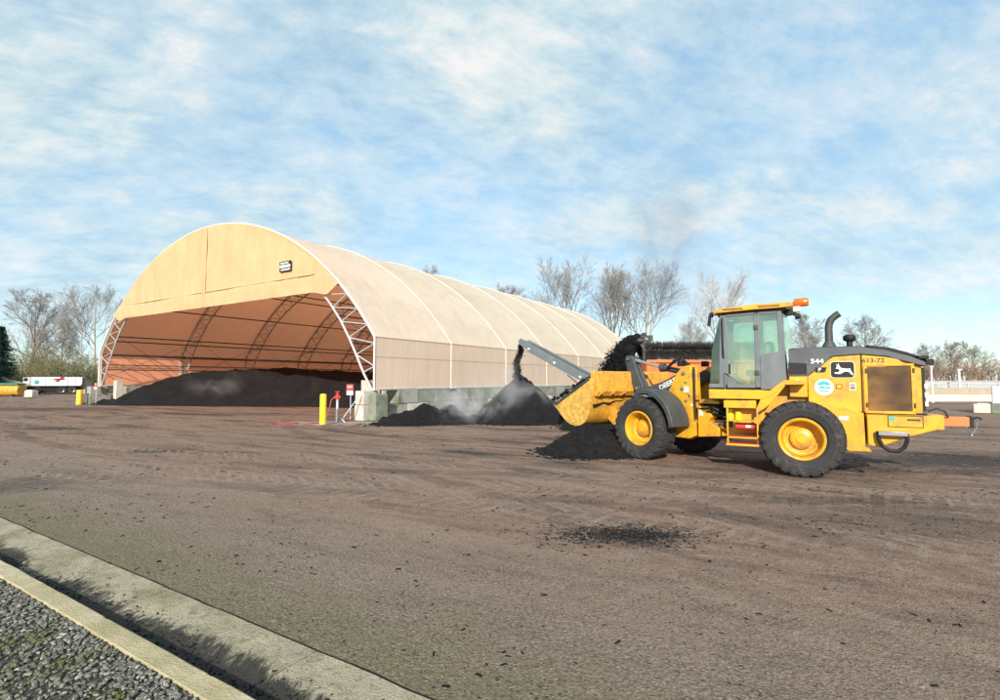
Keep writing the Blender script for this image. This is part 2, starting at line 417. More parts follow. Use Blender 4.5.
def ground_mat():
    m, t, b = new_mat('dusty_asphalt')
    co = t.node('ShaderNodeTexCoord').outputs['Object']
    sp = t.node('ShaderNodeSeparateXYZ'); t.link(co, sp.inputs[0])
    # stretched along the way the machines drive (parallel to the shed front)
    dv = t.map(t.map(co, (1, 1, 1), (0, 0, R(34))), (.20, 1.0, 1))
    dv2 = t.map(t.map(co, (1, 1, 1), (0, 0, R(27))), (.22, 1.0, 1))
    big = t.noise(co, .16, 5, .6)
    streak = t.noise(dv, .9, 8, .68, .6)
    streak2 = t.noise(dv2, 2.6, 7, .7, .4)
    fine = t.noise(co, 34, 6, .8)
    mid = t.noise(co, 5.5, 7, .7)
    base = t.mix(t.ramp(big, [(.35, 0.0), (.65, 1.0)]), (.255, .172, .128), (.215, .126, .090))
    base = t.mix(t.ramp(mid, [(.42, 0.0), (.68, .75)]), base, (.33, .245, .185))
    base = t.mix(t.ramp(streak2, [(.49, 0.0), (.66, .70)]), base, (.085, .055, .045))
    # distance from the kerb: cleaner, greyer, mossy asphalt beside it
    kd = t.node('ShaderNodeVectorMath', operation='DOT_PRODUCT'); kd.inputs[1].default_value = tuple(KN); t.link(co, kd.inputs[0])
    near = t.ramp(t.math('ADD', t.math('DIVIDE', kd.outputs['Value'], 10.0), t.math('MULTIPLY', t.math('SUBTRACT', mid, .5), .20)), [(.30, 1.0), (.62, 0.0)])
    grit = t.mix(t.ramp(fine, [(.36, 0.0), (.66, 1.0)]), (.098, .079, .064), (.37, .305, .243))
    base = t.mix(t.math('MULTIPLY', near, .80), base, grit)
    moss = t.ramp(t.math('ADD', t.math('DIVIDE', kd.outputs['Value'], 10.0), t.math('MULTIPLY', t.math('SUBTRACT', t.noise(co, 1.3, 6, .65), .5), .22)), [(.27, .55), (.37, 0.0)])
    base = t.mix(moss, base, (.15, .135, .062))
    # dark mulch spilled in drifts farther out
    far = t.ramp(t.math('DIVIDE', kd.outputs['Value'], 40.0), [(.12, 0.0), (.28, 1.0)])
    dr = t.math('MULTIPLY', t.ramp(streak, [(.51, 0.0), (.62, .9)]), far)
    base = t.mix(dr, base, (.036, .027, .025))
    # dark irregular patches, spilled mulch among them
    def patch(cx, cy, rx, ry, rot, amt, col, thr=(.55, 1.25)):
        nonlocal base
        v = t.map(co, (1/rx, 1/ry, 0), (0, 0, 0), (-cx/rx, -cy/ry, 0))
        ln = t.node('ShaderNodeVectorMath', operation='LENGTH'); t.link(v, ln.inputs[0])
        f = t.ramp(t.math('ADD', ln.outputs['Value'], t.math('MULTIPLY', t.math('SUBTRACT', t.noise(co, 3.2, 8, .75), .5), 2.2)), [(thr[0]*.5, amt), (thr[1]*.5+.3, 0.0)])
        base = t.mix(f, base, col)
    patch(1.55, 6.5, 1.1, .55, 0, .9, (.022, .017, .016))
    patch(-8.8, 9.6, 1.9, 1.1, 0, .75, (.050, .045, .036))
    patch(10.8, 12.4, 4.2, 2.4, 0, .9, (.034, .026, .024))  # dark soil and the loader's shadow, painted together
    patch(5.6, 7.8, 2.6, 1.4, 0, .55, (.060, .047, .042))
    patch(7.0, 11.8, 3.2, 2.2, 0, .6, (.045, .034, .031))  # darker ground under and behind the loader
    patch(-9.2, 14.0, .9, .5, 0, .9, (.03, .024, .022))
    patch(-17.5, 20.5, 3.5, 1.1, 0, .8, (.034, .026, .024))
    patch(-30.0, 34.0, 9.0, 3.2, 0, .7, (.036, .028, .026))
    patch(-15.0, 29.0, 6.0, 2.0, 0, .55, (.045, .033, .03))
    # tyre tread prints in two bands crossing in front of the loader
    for cy, sl_, w_ in ((9.3, -.10, .85), (11.0, -.30, .7), (8.1, -.42, .6)):
        yy = t.math('SUBTRACT', sp.outputs['Y'], t.math('ADD', t.math('MULTIPLY', sp.outputs['X'], sl_), cy))
        ay = t.math('ABSOLUTE', yy)
        band = t.ramp(t.math('DIVIDE', ay, w_*2), [(.38, 1.0), (.56, 0.0)])
        ph = t.math('ADD', t.math('MULTIPLY', sp.outputs['X'], 21.0), t.math('MULTIPLY', ay, 14.0))
        wv = t.ramp(t.math('SINE', ph), [(.25, 0.0), (.8, 1.0)])
        wv = t.math('MULTIPLY', wv, t.ramp(t.noise(co, 4.0, 5, .7), [(.34, 0.0), (.55, 1.0)]))
        f = t.math('MULTIPLY', t.math('MULTIPLY', band, wv), t.ramp(t.noise(co, .8, 5, .6), [(.33, 0.0), (.52, .80)]))
        base = t.mix(f, base, (.30, .235, .19))
    # long curved wheel tracks swept towards the shed
    for (ax_, ay_, rad) in ((16.0, 34.0, 25.6), (16.0, 34.0, 27.7), (-22.0, -8.0, 27.5), (-22.0, -8.0, 29.6), (4.0, 42.0, 31.6), (4.0, 42.0, 33.7)):
        vm = t.node('ShaderNodeVectorMath', operation='DISTANCE'); vm.inputs[1].default_value = (ax_, ay_, 0); t.link(co, vm.inputs[0])
        dd = t.math('ABSOLUTE', t.math('SUBTRACT', t.math('ADD', vm.outputs['Value'], t.math('MULTIPLY', t.math('SUBTRACT', t.noise(co, .6, 4, .6), .5), .5)), rad))
        f = t.math('MULTIPLY', t.ramp(dd, [(.16, 1.0), (.36, 0.0)]), t.ramp(t.noise(co, .35, 6, .65), [(.42, 0.0), (.58, .55)]))
        base = t.mix(f, base, (.090, .060, .048))
        rim = t.math('MULTIPLY', t.ramp(t.math('ABSOLUTE', t.math('SUBTRACT', dd, .36)), [(.02, 1.0), (.10, 0.0)]), t.ramp(t.noise(co, 2.2, 6, .7), [(.45, 0.0), (.6, .5)]))
        base = t.mix(rim, base, (.33, .255, .20))
    for n0 in (5.15, 7.05, 8.7, 10.6):
        dd = t.math('ABSOLUTE', t.math('SUBTRACT', t.math('ADD', kd.outputs['Value'], t.math('MULTIPLY', t.math('SUBTRACT', t.noise(co, .22, 3, .5), .5), 1.4)), n0))
        f = t.math('MULTIPLY', t.ramp(dd, [(.10, 1.0), (.34, 0.0)]), t.ramp(t.noise(dv, .8, 6, .65), [(.40, 0.0), (.60, .42)]))
        base = t.mix(f, base, (.31, .225, .175))
    # speckle of crumbs
    vo = t.node('ShaderNodeTexVoronoi', i_Scale=16.0); t.link(co, vo.inputs['Vector'])
    sel = t.math('MULTIPLY', t.ramp(vo.outputs['Distance'], [(.16, 1.0), (.24, 0.0)]), t.ramp(t.noise(co, .9, 5, .7), [(.44, 0.0), (.58, .85)]))
    base = t.mix(sel, base, (.028, .021, .02))
    base = t.mix(.34, base, t.mix(t.ramp(fine, [(.36, 0.0), (.64, 1.0)]), (.22, .22, .22), (.78, .78, .78)), 'OVERLAY')
    gr_ = t.node('ShaderNodeTexVoronoi', i_Scale=62.0); t.link(co, gr_.inputs['Vector'])
    gs = t.node('ShaderNodeSeparateColor'); t.link(gr_.outputs['Color'], gs.inputs[0])
    base = t.mix(t.ramp(gs.outputs[0], [(.84, 0.0), (.98, .42)]), base, (.42, .37, .31))
    base = t.mix(t.ramp(gs.outputs[1], [(.82, 0.0), (.97, .50)]), base, (.040, .032, .028))
    t.link(base, b.inputs['Base Color'])
    b.inputs['Roughness'].default_value = .93; b.inputs['Specular IOR Level'].default_value = .25
    h = t.math('ADD', t.math('MULTIPLY', fine, .55), t.math('ADD', t.math('MULTIPLY', mid, .8), t.math('MULTIPLY', streak2, 1.0)))
    t.link(t.bump(t.math('ADD', h, t.math('MULTIPLY', gr_.outputs['Distance'], .35)), .9, .045), b.inputs['Normal'])
    return m
M['ground'] = ground_mat()
g = MB()
# one sheet, split so the strip under the kerb and gravel can sit on it
g.add([(-1500, -1500, 0), (1500, -1500, 0), (1500, 1500, 0), (-1500, 1500, 0)], [(0, 1, 2, 3)])
tag(g.build('ground', M['ground'], smooth=False), kind='structure')

def kpt(a, n, z=0.0):                       # a metres along the kerb, n metres towards the road
    p = KD*a + KN*n
    return (p.x, p.y, z)

def gutter_mat():
    m, t, b = new_mat('gutter_concrete')
    co = t.node('ShaderNodeTexCoord').outputs['Object']
    n1 = t.noise(co, 2.0, 7, .65); n2 = t.noise(co, 9, 7, .7); n3 = t.noise(co, 70, 3, .6)
    c = t.mix(t.ramp(n1, [(.35, 0.0), (.7, 1.0)]), (.47, .42, .30), (.33, .295, .195))
    c = t.mix(t.ramp(n2, [(.52, 0.0), (.68, .8)]), c, (.16, .145, .10))
    c = t.mix(t.ramp(n3, [(.3, .35), (.55, 0.0)]), c, (.10, .09, .07))
    kd = t.node('ShaderNodeVectorMath', operation='DOT_PRODUCT'); kd.inputs[1].default_value = tuple(KN); t.link(co, kd.inputs[0])
    # black band along the kerb, ragged outer edge
    bru = t.noise(t.map(co, (9, 1.8, 1), (0, 0, -KA)), 2.4, 9, .78, .4)       # brushed strands running out from the kerb
    low = t.noise(co, .8, 3, .5); mid_ = t.noise(co, 4.0, 6, .7)
    e = t.math('SUBTRACT', kd.outputs['Value'], t.math('ADD', t.math('MULTIPLY', t.math('SUBTRACT', bru, .5), .55), t.math('ADD', t.math('MULTIPLY', t.math('SUBTRACT', low, .5), .75), t.math('MULTIPLY', t.math('SUBTRACT', mid_, .5), .35))))
    f = t.ramp(t.math('SUBTRACT', e, 1.842), [(.16, .97), (.22, .88), (.30, 0.0)])
    gritm = t.math('MULTIPLY', t.ramp(t.noise(co, 26, 6, .8), [(.50, 0.0), (.60, .6)]), t.ramp(t.noise(co, 1.6, 5, .6), [(.42, 0.0), (.6, 1.0)]))
    c = t.mix(gritm, c, (.05, .045, .03))
    olive = t.ramp(t.noise(co, 1.4, 6, .65), [(.48, 0.0), (.66, .7)])
    c = t.mix(olive, c, (.17, .155, .07))
    c = t.mix(f, c, (.018, .017, .014))
    t.link(c, b.inputs['Base Color']); b.inputs['Roughness'].default_value = .9
    h = t.math('ADD', n2, t.math('MULTIPLY', n3, .8))
    t.link(t.bump(h, 1.0, .03), b.inputs['Normal'])
    return m
M['gutter'] = gutter_mat()
M['kerb'] = mat('kerb_concrete', (.44, .375, .225), .88, c2=(.30, .26, .14), scale=3.5, c3=(.52, .46, .32), scale3=1.2, lo3=.5, hi3=.7, bump=.9, bscale=38, bdist=.02)
# gutter slabs and kerb stones: separate lengths with joints
gb = MB()
edges = [-6.0, -3.9, -1.55, .28, 3.05, 5.05, 7.1, 9.2, 11.3, 13.4, 15.5, 17.6, 19.7, 21.8, 24, 27, 30]
for a0, a1 in zip(edges[:-1], edges[1:]):
    NS = 8
    rings = []
    for k in range(NS+1):
        n = 1.842 + (2.46 - 1.842)*k/NS
        z = .012 + .018*(k/NS)
        rings.append((n, z))
    vs = []; fs = []
    NA = 10
    for i in range(NA+1):
        a = a0 + .008 + (a1 - a0 - .016)*i/NA
        for k, (n, z) in enumerate(rings):
            nn = n
            if k == NS: nn += .018*noise.noise(Vector((a*2.1, 4.0, 0)))
            vs.append(kpt(a, nn, z + .004*noise.noise(Vector((a*3, n*5, 1)))))
        vs.append(kpt(a, 2.47 + .018*noise.noise(Vector((a*2.1, 4.0, 0))), -.05))
    w = NS + 2
    for i in range(NA):
        for k in range(NS+1):
            fs.append((i*w+k, i*w+k+1, (i+1)*w+k+1, (i+1)*w+k))
    fs.append(tuple(range(w))); fs.append(tuple(NA*w + k for k in range(w-1, -1, -1)))
    gb.add(vs, fs)
tag(gb.build('gutter', M['gutter'], smooth=False), kind='structure')
kb = MB()
kedges = [-6, -2.0, -.32, 2.2, 3.35, 6.3, 9.3, 12.3, 15.3, 18.3, 21.3, 24.3, 30]
for a0, a1 in zip(kedges[:-1], kedges[1:]):
    vs = []; fs = []
    NA = 60
    for i in range(NA+1):
        a = a0 + .003 + (a1 - a0 - .006)*i/NA
        j = .008*noise.noise(Vector((a*2.5, 0, 9))) - .022*max(0, noise.noise(Vector((a*6.3, 3, 1)))-.45)*2; j2 = .010*noise.noise(Vector((a*3.1, 7, 9)))
        for n, z in ((1.682+j2, -.02), (1.684+j2, .098), (1.690+j2, .104), (1.828+j, .104), (1.843+j, .094), (1.854+j, -.02)):
            vs.append(kpt(a, n, z + .003*noise.noise(Vector((a*4, n*20, 3)))))
    for i in range(NA):
        for k in range(5):
            fs.append((i*6+k, i*6+k+1, (i+1)*6+k+1, (i+1)*6+k))
    fs.append(tuple(range(6))); fs.append(tuple(NA*6+k for k in range(5, -1, -1)))
    kb.add(vs, fs)
tag(kb.build('kerb', M['kerb'], smooth=False), kind='structure')
# thin dark joint between asphalt and gutter: a crack filled with soil
cr = MB()
vs = []; fs = []
NA = 300
for i in range(NA+1):
    a = -6 + 36*i/NA
    w0 = .012 + .010*noise.noise(Vector((a*5, 1, 1))); c0 = 2.485 + .018*noise.noise(Vector((a*2.1, 4.0, 0)))
    vs += [kpt(a, c0 - .014, .004), kpt(a, c0 + .010 + w0, .004)]
for i in range(NA): fs.append((2*i, 2*i+1, 2*i+3, 2*i+2))
cr.add(vs, fs)
M['soil'] = mat('joint_soil', (.018, .016, .013), .95, c2=(.03, .03, .018), scale=9)
tag(cr.build('joint_soil', M['soil'], smooth=False), kind='structure')

# the gravel bed behind the kerb
gv = MB()
gv.add([kpt(-6, 1.685, .084), kpt(30, 1.685, .084), kpt(30, -12, .084), kpt(-6, -12, .084)], [(0, 1, 2, 3)])
M['gravelbed'] = mat('gravel_bed', (.045, .042, .034), .95, c2=(.085, .08, .065), scale=22, c3=(.05, .065, .02), scale3=2.2, lo3=.5, hi3=.65, bump=.9, bscale=38, bdist=.03)
tag(gv.build('gravel_bed', M['gravelbed'], smooth=False), kind='structure')
def pebble_mat():
    m, t, b = new_mat('pebbles')
    geo = t.node('ShaderNodeNewGeometry')
    c = t.ramp(geo.outputs['Random Per Island'], [(0.0, (.05, .05, .042)), (.4, (.10, .10, .085)), (.8, (.17, .165, .14)), (1.0, (.34, .33, .29))])
    co = t.node('ShaderNodeTexCoord').outputs['Object']
    mo = t.ramp(t.noise(co, 1.9, 6, .65), [(.56, 0.0), (.68, .85)])
    c = t.mix(mo, c, (.075, .09, .022))
    t.link(c, b.inputs['Base Color']); b.inputs['Roughness'].default_value = .85
    return m
M['pebble'] = pebble_mat()
pb = MB()
rnd = random.Random(3)
for i in range(20000):
    a = rnd.uniform(-1.2, 6.5); n = 1.675 - abs(rnd.random())**1.3*2.25
    r = rnd.uniform(.007, .017) if rnd.random() < .85 else rnd.uniform(.015, .024)
    p = kpt(a, n - r*.6, .084 + r*.3 + rnd.random()*.010)
    q = Matrix.Rotation(rnd.random()*6.3, 3, 'Z') @ Matrix.Rotation(rnd.uniform(-.5, .5), 3, 'X')
    sx, sy, sz = rnd.uniform(.8, 1.35), rnd.uniform(.7, 1.0), rnd.uniform(.45, .75)
    pb.add([Vector(p) + q @ Vector((v[0]*r*sx*rnd.uniform(.7, 1.25), v[1]*r*sy*rnd.uniform(.7, 1.25), v[2]*r*sz)) for v in ICO[1][0]], ICO[1][1])
o = pb.build('gravel', M['pebble'], recalc=False, ang=25); tag(o, kind='stuff')
# little weeds and moss cushions between the pebbles
ms = MB()
for i in range(60):
    a = rnd.uniform(-.4, 5.2); n = 1.60 - rnd.random()*1.4
    if noise.noise(Vector((a*1.3, n*1.3, 2))) < .05: continue
    for k in range(rnd.randint(8, 26)):
        p = kpt(a + rnd.gauss(0, .05), n + rnd.gauss(0, .04), .090 + rnd.random()*.018)
        ms.blob(p, rnd.uniform(.006, .016), 1, .5, (1, 1, .6))
M['moss'] = mat('moss', (.09, .11, .02), .95, c2=(.05, .07, .015), scale=30)
tag(ms.build('moss', M['moss'], recalc=False), kind='stuff')

# pale concrete pad at the shed's corner
pd = MB()
import math as _m
pts = []
for k in range(40):
    an = 2*math.pi*k/40
    r = 1 + .10*noise.noise(Vector((math.cos(an)*2, math.sin(an)*2, 5)))
    x, y = 3.6*r*math.cos(an), 1.25*r*math.sin(an)
    pts.append((-6.6 + x*.95 - y*.25, 22.9 + y + x*-.03, .004))
pd.add(pts, [tuple(range(40))])
M['pad'] = mat('dusty_concrete_pad', (.30, .26, .22), .9, c2=(.20, .16, .135), scale=1.6, c3=(.09, .07, .06), scale3=2.2, lo3=.5, hi3=.7, bump=.2)
tag(pd.build('concrete_pad', M['pad'], smooth=False), kind='structure')

# ------------------------------------------------------------------ crumbs of mulch lying on the ground
cm = MB()
rc = random.Random(11)
def crumb(x, y, s):
    h = [(rc.uniform(-1, 1)*s, rc.uniform(-.5, .5)*s, rc.uniform(0, .5)*s) for _ in range(3)]
    a = rc.random()*6.3; c_, s_ = math.cos(a), math.sin(a)
    L = s*rc.uniform(.6, 1.8); W = s*rc.uniform(.3, .7); H = s*rc.uniform(.25, .6)
    base = [(-L, -W, 0), (L, -W*.7, 0), (L*.8, W, 0), (-L*.9, W*.8, 0), (-L*.6, -W*.3, H), (L*.6, W*.2, H*.9)]
    vs = [(x + u*c_ - v*s_, y + u*s_ + v*c_, w) for u, v, w in base]
    cm.add(vs, [(0, 1, 5, 4), (1, 2, 5), (2, 3, 4, 5), (3, 0, 4)])
for i in range(14000):
    y = 2.6 + 22*rc.random()**1.6; x = rc.uniform(-1.0, 1.05)*y
    if x*KN.x + y*KN.y < 2.55: continue
    dens = .5 + noise.noise(Vector((x*.35, y*.6, 4)))*1.2 + noise.noise(Vector((x*1.3, y*2.0, 8)))*.5
    if y < 6: dens -= .25
    if rc.random() > dens*(1 if y > 6.5 else .6): continue
    crumb(x, y, (.004 + .020*rc.random()**3.2) * (1 + y*.03))
for cx, cy, rx, ry, n in ((1.55, 6.5, .50, .22, 2600), (7.6, 8.6, 2.2, .9, 700), (10, 12.3, 2.4, 1.2, 900), (4.6, 6.9, 1.1, .35, 250), (-9.2, 14, .8, .5, 350), (-5.6, 8.6, .6, .3, 60), (-2.2, 13.6, 1.3, .6, 200), (3.0, 12.7, 1.4, .8, 500)):
    for i in range(n):
        crumb(cx + rc.gauss(0, rx), cy + rc.gauss(0, ry), .004 + .017*rc.random()**2.2)
for i in range(2600):
    a = rc.uniform(-.6, 7.5); n = 1.87 + abs(rc.gauss(0, .14))
    if n > 2.4 or noise.noise(Vector((a*1.1, 2, n))) < -.12: continue
    p = kpt(a, n)
    k0 = len(cm.v); crumb(p[0], p[1], .003 + .010*rc.random()**2)
    cm.v[k0:] = [(x, y, z + .014 + .02*(n-1.84)/.62) for x, y, z in cm.v[k0:]]
tag(cm.build('mulch_crumbs', M['mulch'], smooth=False, recalc=False), kind='stuff')

# ------------------------------------------------------------------ mulch piles
def fbm(v, o=5):
    return noise.fractal(v, .9, 2.1, o, noise_basis='PERLIN_ORIGINAL')
def pile(name, cx, cy, rx, ry, h, label, rot=0.0, nr=46, na=120, rough=.08, cone=1.0, seed=0, chunks=300):
    mb = MB(); vs = []; fs = []
    ca, sa = math.cos(rot), math.sin(rot)
    for i in range(nr+1):
        q = i/nr
        for k in range(na):
            a = 2*math.pi*k/na
            x = rx*q*math.cos(a); y = ry*q*math.sin(a)
            wob = 1 + .16*noise.noise(Vector((math.cos(a)*1.6, math.sin(a)*1.6, seed)))
            x *= wob; y *= wob
            zc = (1-q)
            z = h*(cone*zc + (1-cone)*(math.cos(q*math.pi)*.5+.5))
            if cone > .9: z = h*(1-math.sqrt(q*q+.004)+.06*(1-q)) * 1.0
            z += rough*h*fbm(Vector((x*1.6, y*1.6, seed)))*min(1, 4*(1-q)) + .05*min(h, 1.2)*fbm(Vector((x*6, y*6, seed+3)), 4)*min(1, 3*(1-q)+.1)
            if q > .93: z -= .03
            vs.append((x*ca - y*sa, x*sa + y*ca, max(z, -.02) if i < nr else -.03))
    for i in range(nr):
        for k in range(na):
            k2 = (k+1) % na
            fs.append((i*na+k, i*na+k2, (i+1)*na+k2, (i+1)*na+k))
    mb.add(vs, fs)
    rr = random.Random(seed+5)
    for j in range(chunks):
        q = rr.random()**.6; a = rr.random()*6.283
        if rr.random() < .35: q = rr.uniform(.92, 1.16)
        i = min(nr, int(q*nr)); k = int(a/6.2832*na) % na
        p = vs[i*na+k] if q <= 1 else (vs[nr*na+k][0]*q, vs[nr*na+k][1]*q, .0)
        mb.blob((p[0], p[1], max(p[2], 0)), rr.uniform(.012, .05), 1, .6, (1.3, 1, .7))
    o = mb.build(name, M['mulch'], recalc=False, ang=180); o.location = (cx, cy, 0)
    return tag(o, label, 'mulch pile')
pile('mulch_pile', .95, 23.9, 2.35, 2.2, 2.12, 'tall cone of black mulch under the grey conveyor, against the side of the shed', cone=1.0, rough=.03, seed=2, chunks=500)
pile('mulch_pile', 2.35, 13.75, 1.5, 1.3, .78, 'small dark mulch heap under the raised loader bucket', cone=.6, rough=.06, seed=4, chunks=500)
pile('mulch_pile', -3.0, 22.7, 2.9, 1.2, .80, 'long low spill of black mulch along the foot of the block wall', rot=R(14), cone=.3, rough=.30, seed=9, chunks=500)
pile('mulch_pile', 4.6, 20.6, 2.3, 2.0, 2.0, 'mulch pile behind the loader bucket, below the falling black material', cone=.9, rough=.05, seed=14, chunks=300)

# ------------------------------------------------------------------ the storage shed
HW, KNEE, APEX = 15.1, 4.0, 11.7
RISE = APEX - KNEE; RAD = (HW*HW + RISE*RISE)/(2*RISE); CZ = APEX - RAD
A_K = math.asin(HW/RAD)
def arch(phi, off=0.0):                     # phi from -A_K (left) to A_K (right)
    return ((RAD-off)*math.sin(phi), CZ + (RAD-off)*math.cos(phi))
SHED = (-18.79, 32.9, 0)
SROT = math.atan2(-.5335, .8458)
shed = empty('storage_shed', SHED, SROT)
tag(shed, 'huge arched tan fabric storage shed on steel trusses, open at the front', 'storage shed')
BAY, NB = 6.0, 7
def sect(off):
    pts = [(-HW+off, 1.45), (-HW+off, 2.3), (-HW+off, 3.2)]
    n = 44
    for i in range(n+1):
        pts.append(arch(-A_K + 2*A_K*i/n, off))
    pts += [(HW-off, 3.2), (HW-off, 2.3), (HW-off, 1.45)]
    return pts
fb = MB(); vs = []; fs = []
SUBS = 8
for j in range(NB*SUBS+1):
    tt = (j % SUBS)/SUBS
    sag = .08*math.sin(math.pi*tt)**.8
    for (x, z), (xf, zf) in zip(sect(sag), sect(.0)):
        q = min(1, max(0, (z-KNEE)/2.0))
        vs.append((xf + (x-xf)*q, j*BAY/SUBS, zf + (z-zf)*q))
w = len(sect(0))
for j in range(NB*SUBS):
    for k in range(w-1):
        fs.append((j*w+k, j*w+k+1, (j+1)*w+k+1, (j+1)*w+k))
fb.add(vs, fs)
roof = fb.build('roof_membrane', M['fabric'], shed, recalc=False, ang=30)
# make the outside the front face
me = roof.data
if me.polygons[w*4+w//2].normal.z < 0: me.flip_normals()
# back gable (closed)
bk = MB()
poly = sect(.1)
bk.add([(x, NB*BAY-.05, z) for x, z in poly] + [(HW-.1, NB*BAY-.05, 0), (-HW+.1, NB*BAY-.05, 0)], [tuple(range(len(poly)+2))])
o = bk.build('back_gable', M['apron'], shed, recalc=False, smooth=False)
if o.data.polygons[0].normal.y < 0: o.data.flip_normals()
# front gable apron with hem and centre fold
phi_t = math.asin(12.6/RAD)
top = [arch(-phi_t + 2*phi_t*i/60, .02) for i in range(61)]
NX = 120
ap = MB(); vs = []; fs = []
def low(x):
    ax = abs(x)
    if ax > 11.7: return 6.28 + (ax-11.7)/(12.6-11.7)*(arch(phi_t)[1]-6.28)
    if ax > 10.7: return 6.50 - (ax-10.7)*.22
    return 6.50
def wr(x, z):
    w_ = .035*math.sin(x*7+z*2.2)*math.exp(-((abs(x)-.9)/.9)**2)*max(0, 1-(z-6.4)/1.3)
    w_ += .08*noise.noise(Vector((x*.35, z*.35, 2))) + .035*noise.noise(Vector((x*1.1 + z*.6, z*.5, 6)))
    w_ += .03*math.sin((abs(x)-9.6)*10 + z*3)*math.exp(-((abs(x)-9.6)/.6)**2)*max(0, 1-(z-6.4)/1.2)
    return w_
NZ = 22
for i in range(NX+1):
    x = -12.6 + 25.2*i/NX
    z1 = CZ + math.sqrt(max(RAD*RAD - x*x, 0)) - .01; z0 = low(x)
    for k in range(NZ+1):
        q = k/NZ; z = z0 + (z1-z0)*q
        y = -.06 + (.0 if q in (0, 1) else wr(x, z))
        if z < 7.45: y -= .05*min(1, (7.45-z)/.06)
        vs.append((x, y, z))
for i in range(NX):
    for k in range(NZ):
        a = i*(NZ+1)+k
        fs.append((a, a+NZ+1, a+NZ+2, a+1))
ap.add(vs, fs)
apron = ap.build('front_apron', M['apron'], shed, recalc=False, ang=60)
if apron.data.polygons[len(apron.data.polygons)//2].normal.y > 0: apron.data.flip_normals()
hem = MB()
hem.tube([(-10.7, -.10, 7.47), (10.7, -.10, 7.47)], .035, 6)
hem.build('hem_seam', M['apron'], shed)
fl = MB()
fl.tube([(-.16, -.12, 6.5), (-.13, -.10, 9), (-.12, -.08, 11.6)], .05, 6)
fl.tube([(.14, -.12, 6.5), (.13, -.10, 9), (.12, -.08, 11.6)], .045, 6)
fl.box((0, -.10, 9.05), (.26, .03, 5.0))
fl.build('centre_fold', M['apron'], shed)
# maker's plate: dark plate with pale bars
sg = MB(); sg.box((8.35, -.16, 8.15), (1.0, .03, .56)); pl = sg.build('sign_plate', M['black'], shed)
sb = MB(); sb.box((8.35, -.18, 8.15), (.9, .02, .16)); sb.box((8.3, -.18, 8.33), (.7, .02, .07)); sb.box((8.4, -.18, 7.96), (.8, .02, .08))
sb.build('sign_band', M['white'], pl)

def inner_chord(n=40):
    right = [(14.85, 1.45), (14.3, 2.2), (13.80, 3.05), (13.25, 3.95), (12.55, 4.95), (11.75, 5.85), (10.9, 6.68)]
    phi1 = math.asin(10.2/(RAD-1.15))
    mid = [arch(phi1 - 2*phi1*i/n, 1.15) for i in range(n+1)]
    return right + mid + [(-x, z) for x, z in reversed(right)]
def outer_chord(n=44):
    return [(HW-.08, 1.45), (HW-.08, KNEE-.1)] + [arch(A_K*.985 - 2*A_K*.985*i/n, .10) for i in range(n+1)] + [(-HW+.08, KNEE-.1), (-HW+.08, 1.45)]
def resample(pts, n):
    d = [0.0]
    for a, b in zip(pts[:-1], pts[1:]): d.append(d[-1] + math.hypot(b[0]-a[0], b[1]-a[1]))
    out = []
    for i in range(n+1):
        t_ = d[-1]*i/n; k = 0
        while k < len(d)-2 and d[k+1] < t_: k += 1
        q = (t_-d[k])/max(d[k+1]-d[k], 1e-6)
        out.append((pts[k][0]+(pts[k+1][0]-pts[k][0])*q, pts[k][1]+(pts[k+1][1]-pts[k][1])*q))
    return out
for j in range(NB+1):
    y = .12 + j*BAY if j < NB else NB*BAY-.25
    tr = MB()
    oc, ic = outer_chord(), inner_chord()
    tr.tube([(x, y, z) for x, z in oc], .065, 8)
    tr.tube([(x, y, z) for x, z in ic], .06, 8)
    ro, ri = resample(oc, 36), resample(ic, 36)
    for i in range(1, 36):
        a, b = ro[i], ri[i]
        tr.tube([(a[0], y, a[1]), (b[0], y, b[1])], .032, 6)
        c = ri[i+1] if i < 18 else ri[i-1]
        tr.tube([(a[0], y, a[1]), (c[0], y, c[1])], .032, 6)
    tr.box((14.97, y, 1.42), (.5, .35, .05)); tr.box((-14.97, y, 1.42), (.5, .35, .05))
    tr.build('arch_truss', M['galv'] if j == 0 else M['trusspaint'], shed)
    if j <= NB:                              # the bright cable strip over each arch
        st = MB(); yy = min(j*BAY, NB*BAY)
        st.tube([(x, yy, z) for x, z in sect(-.012)], .045 if j == 0 else .022, 6)
        st.build('seam_strip', M['seam'], shed)
# purlins and wind-brace cables, both sides
pu = MB()
for sgn in (-1, 1):
    for x, z in ((13.95, 2.7), (13.35, 3.75), (12.6, 4.85), (12.3, 5.2), (10.2, 7.3), (7.4, 9.0), (6.6, 9.4), (3.0, 10.3)):
        pu.tube([(sgn*x, .1, z), (sgn*x, NB*BAY-.2, z)], .05, 6)
    for z in (3.9, 3.1): pu.tube([(sgn*(HW-.2), .1, z), (sgn*(HW-.2), NB*BAY-.2, z)], .04, 6)
    for j in range(NB):
        pu.tube([(sgn*14.4, .1+j*BAY, 2.0), (sgn*12.3, .1+(j+1)*BAY, 5.2)], .014, 4)
        pu.tube([(sgn*12.3, .1+j*BAY, 5.2), (sgn*14.4, .1+(j+1)*BAY, 2.0)], .014, 4)
pu.tube([(0, .1, 10.45), (0, NB*BAY-.2, 10.45)], .05, 6)
pu.build('purlins', M['soot'], shed)
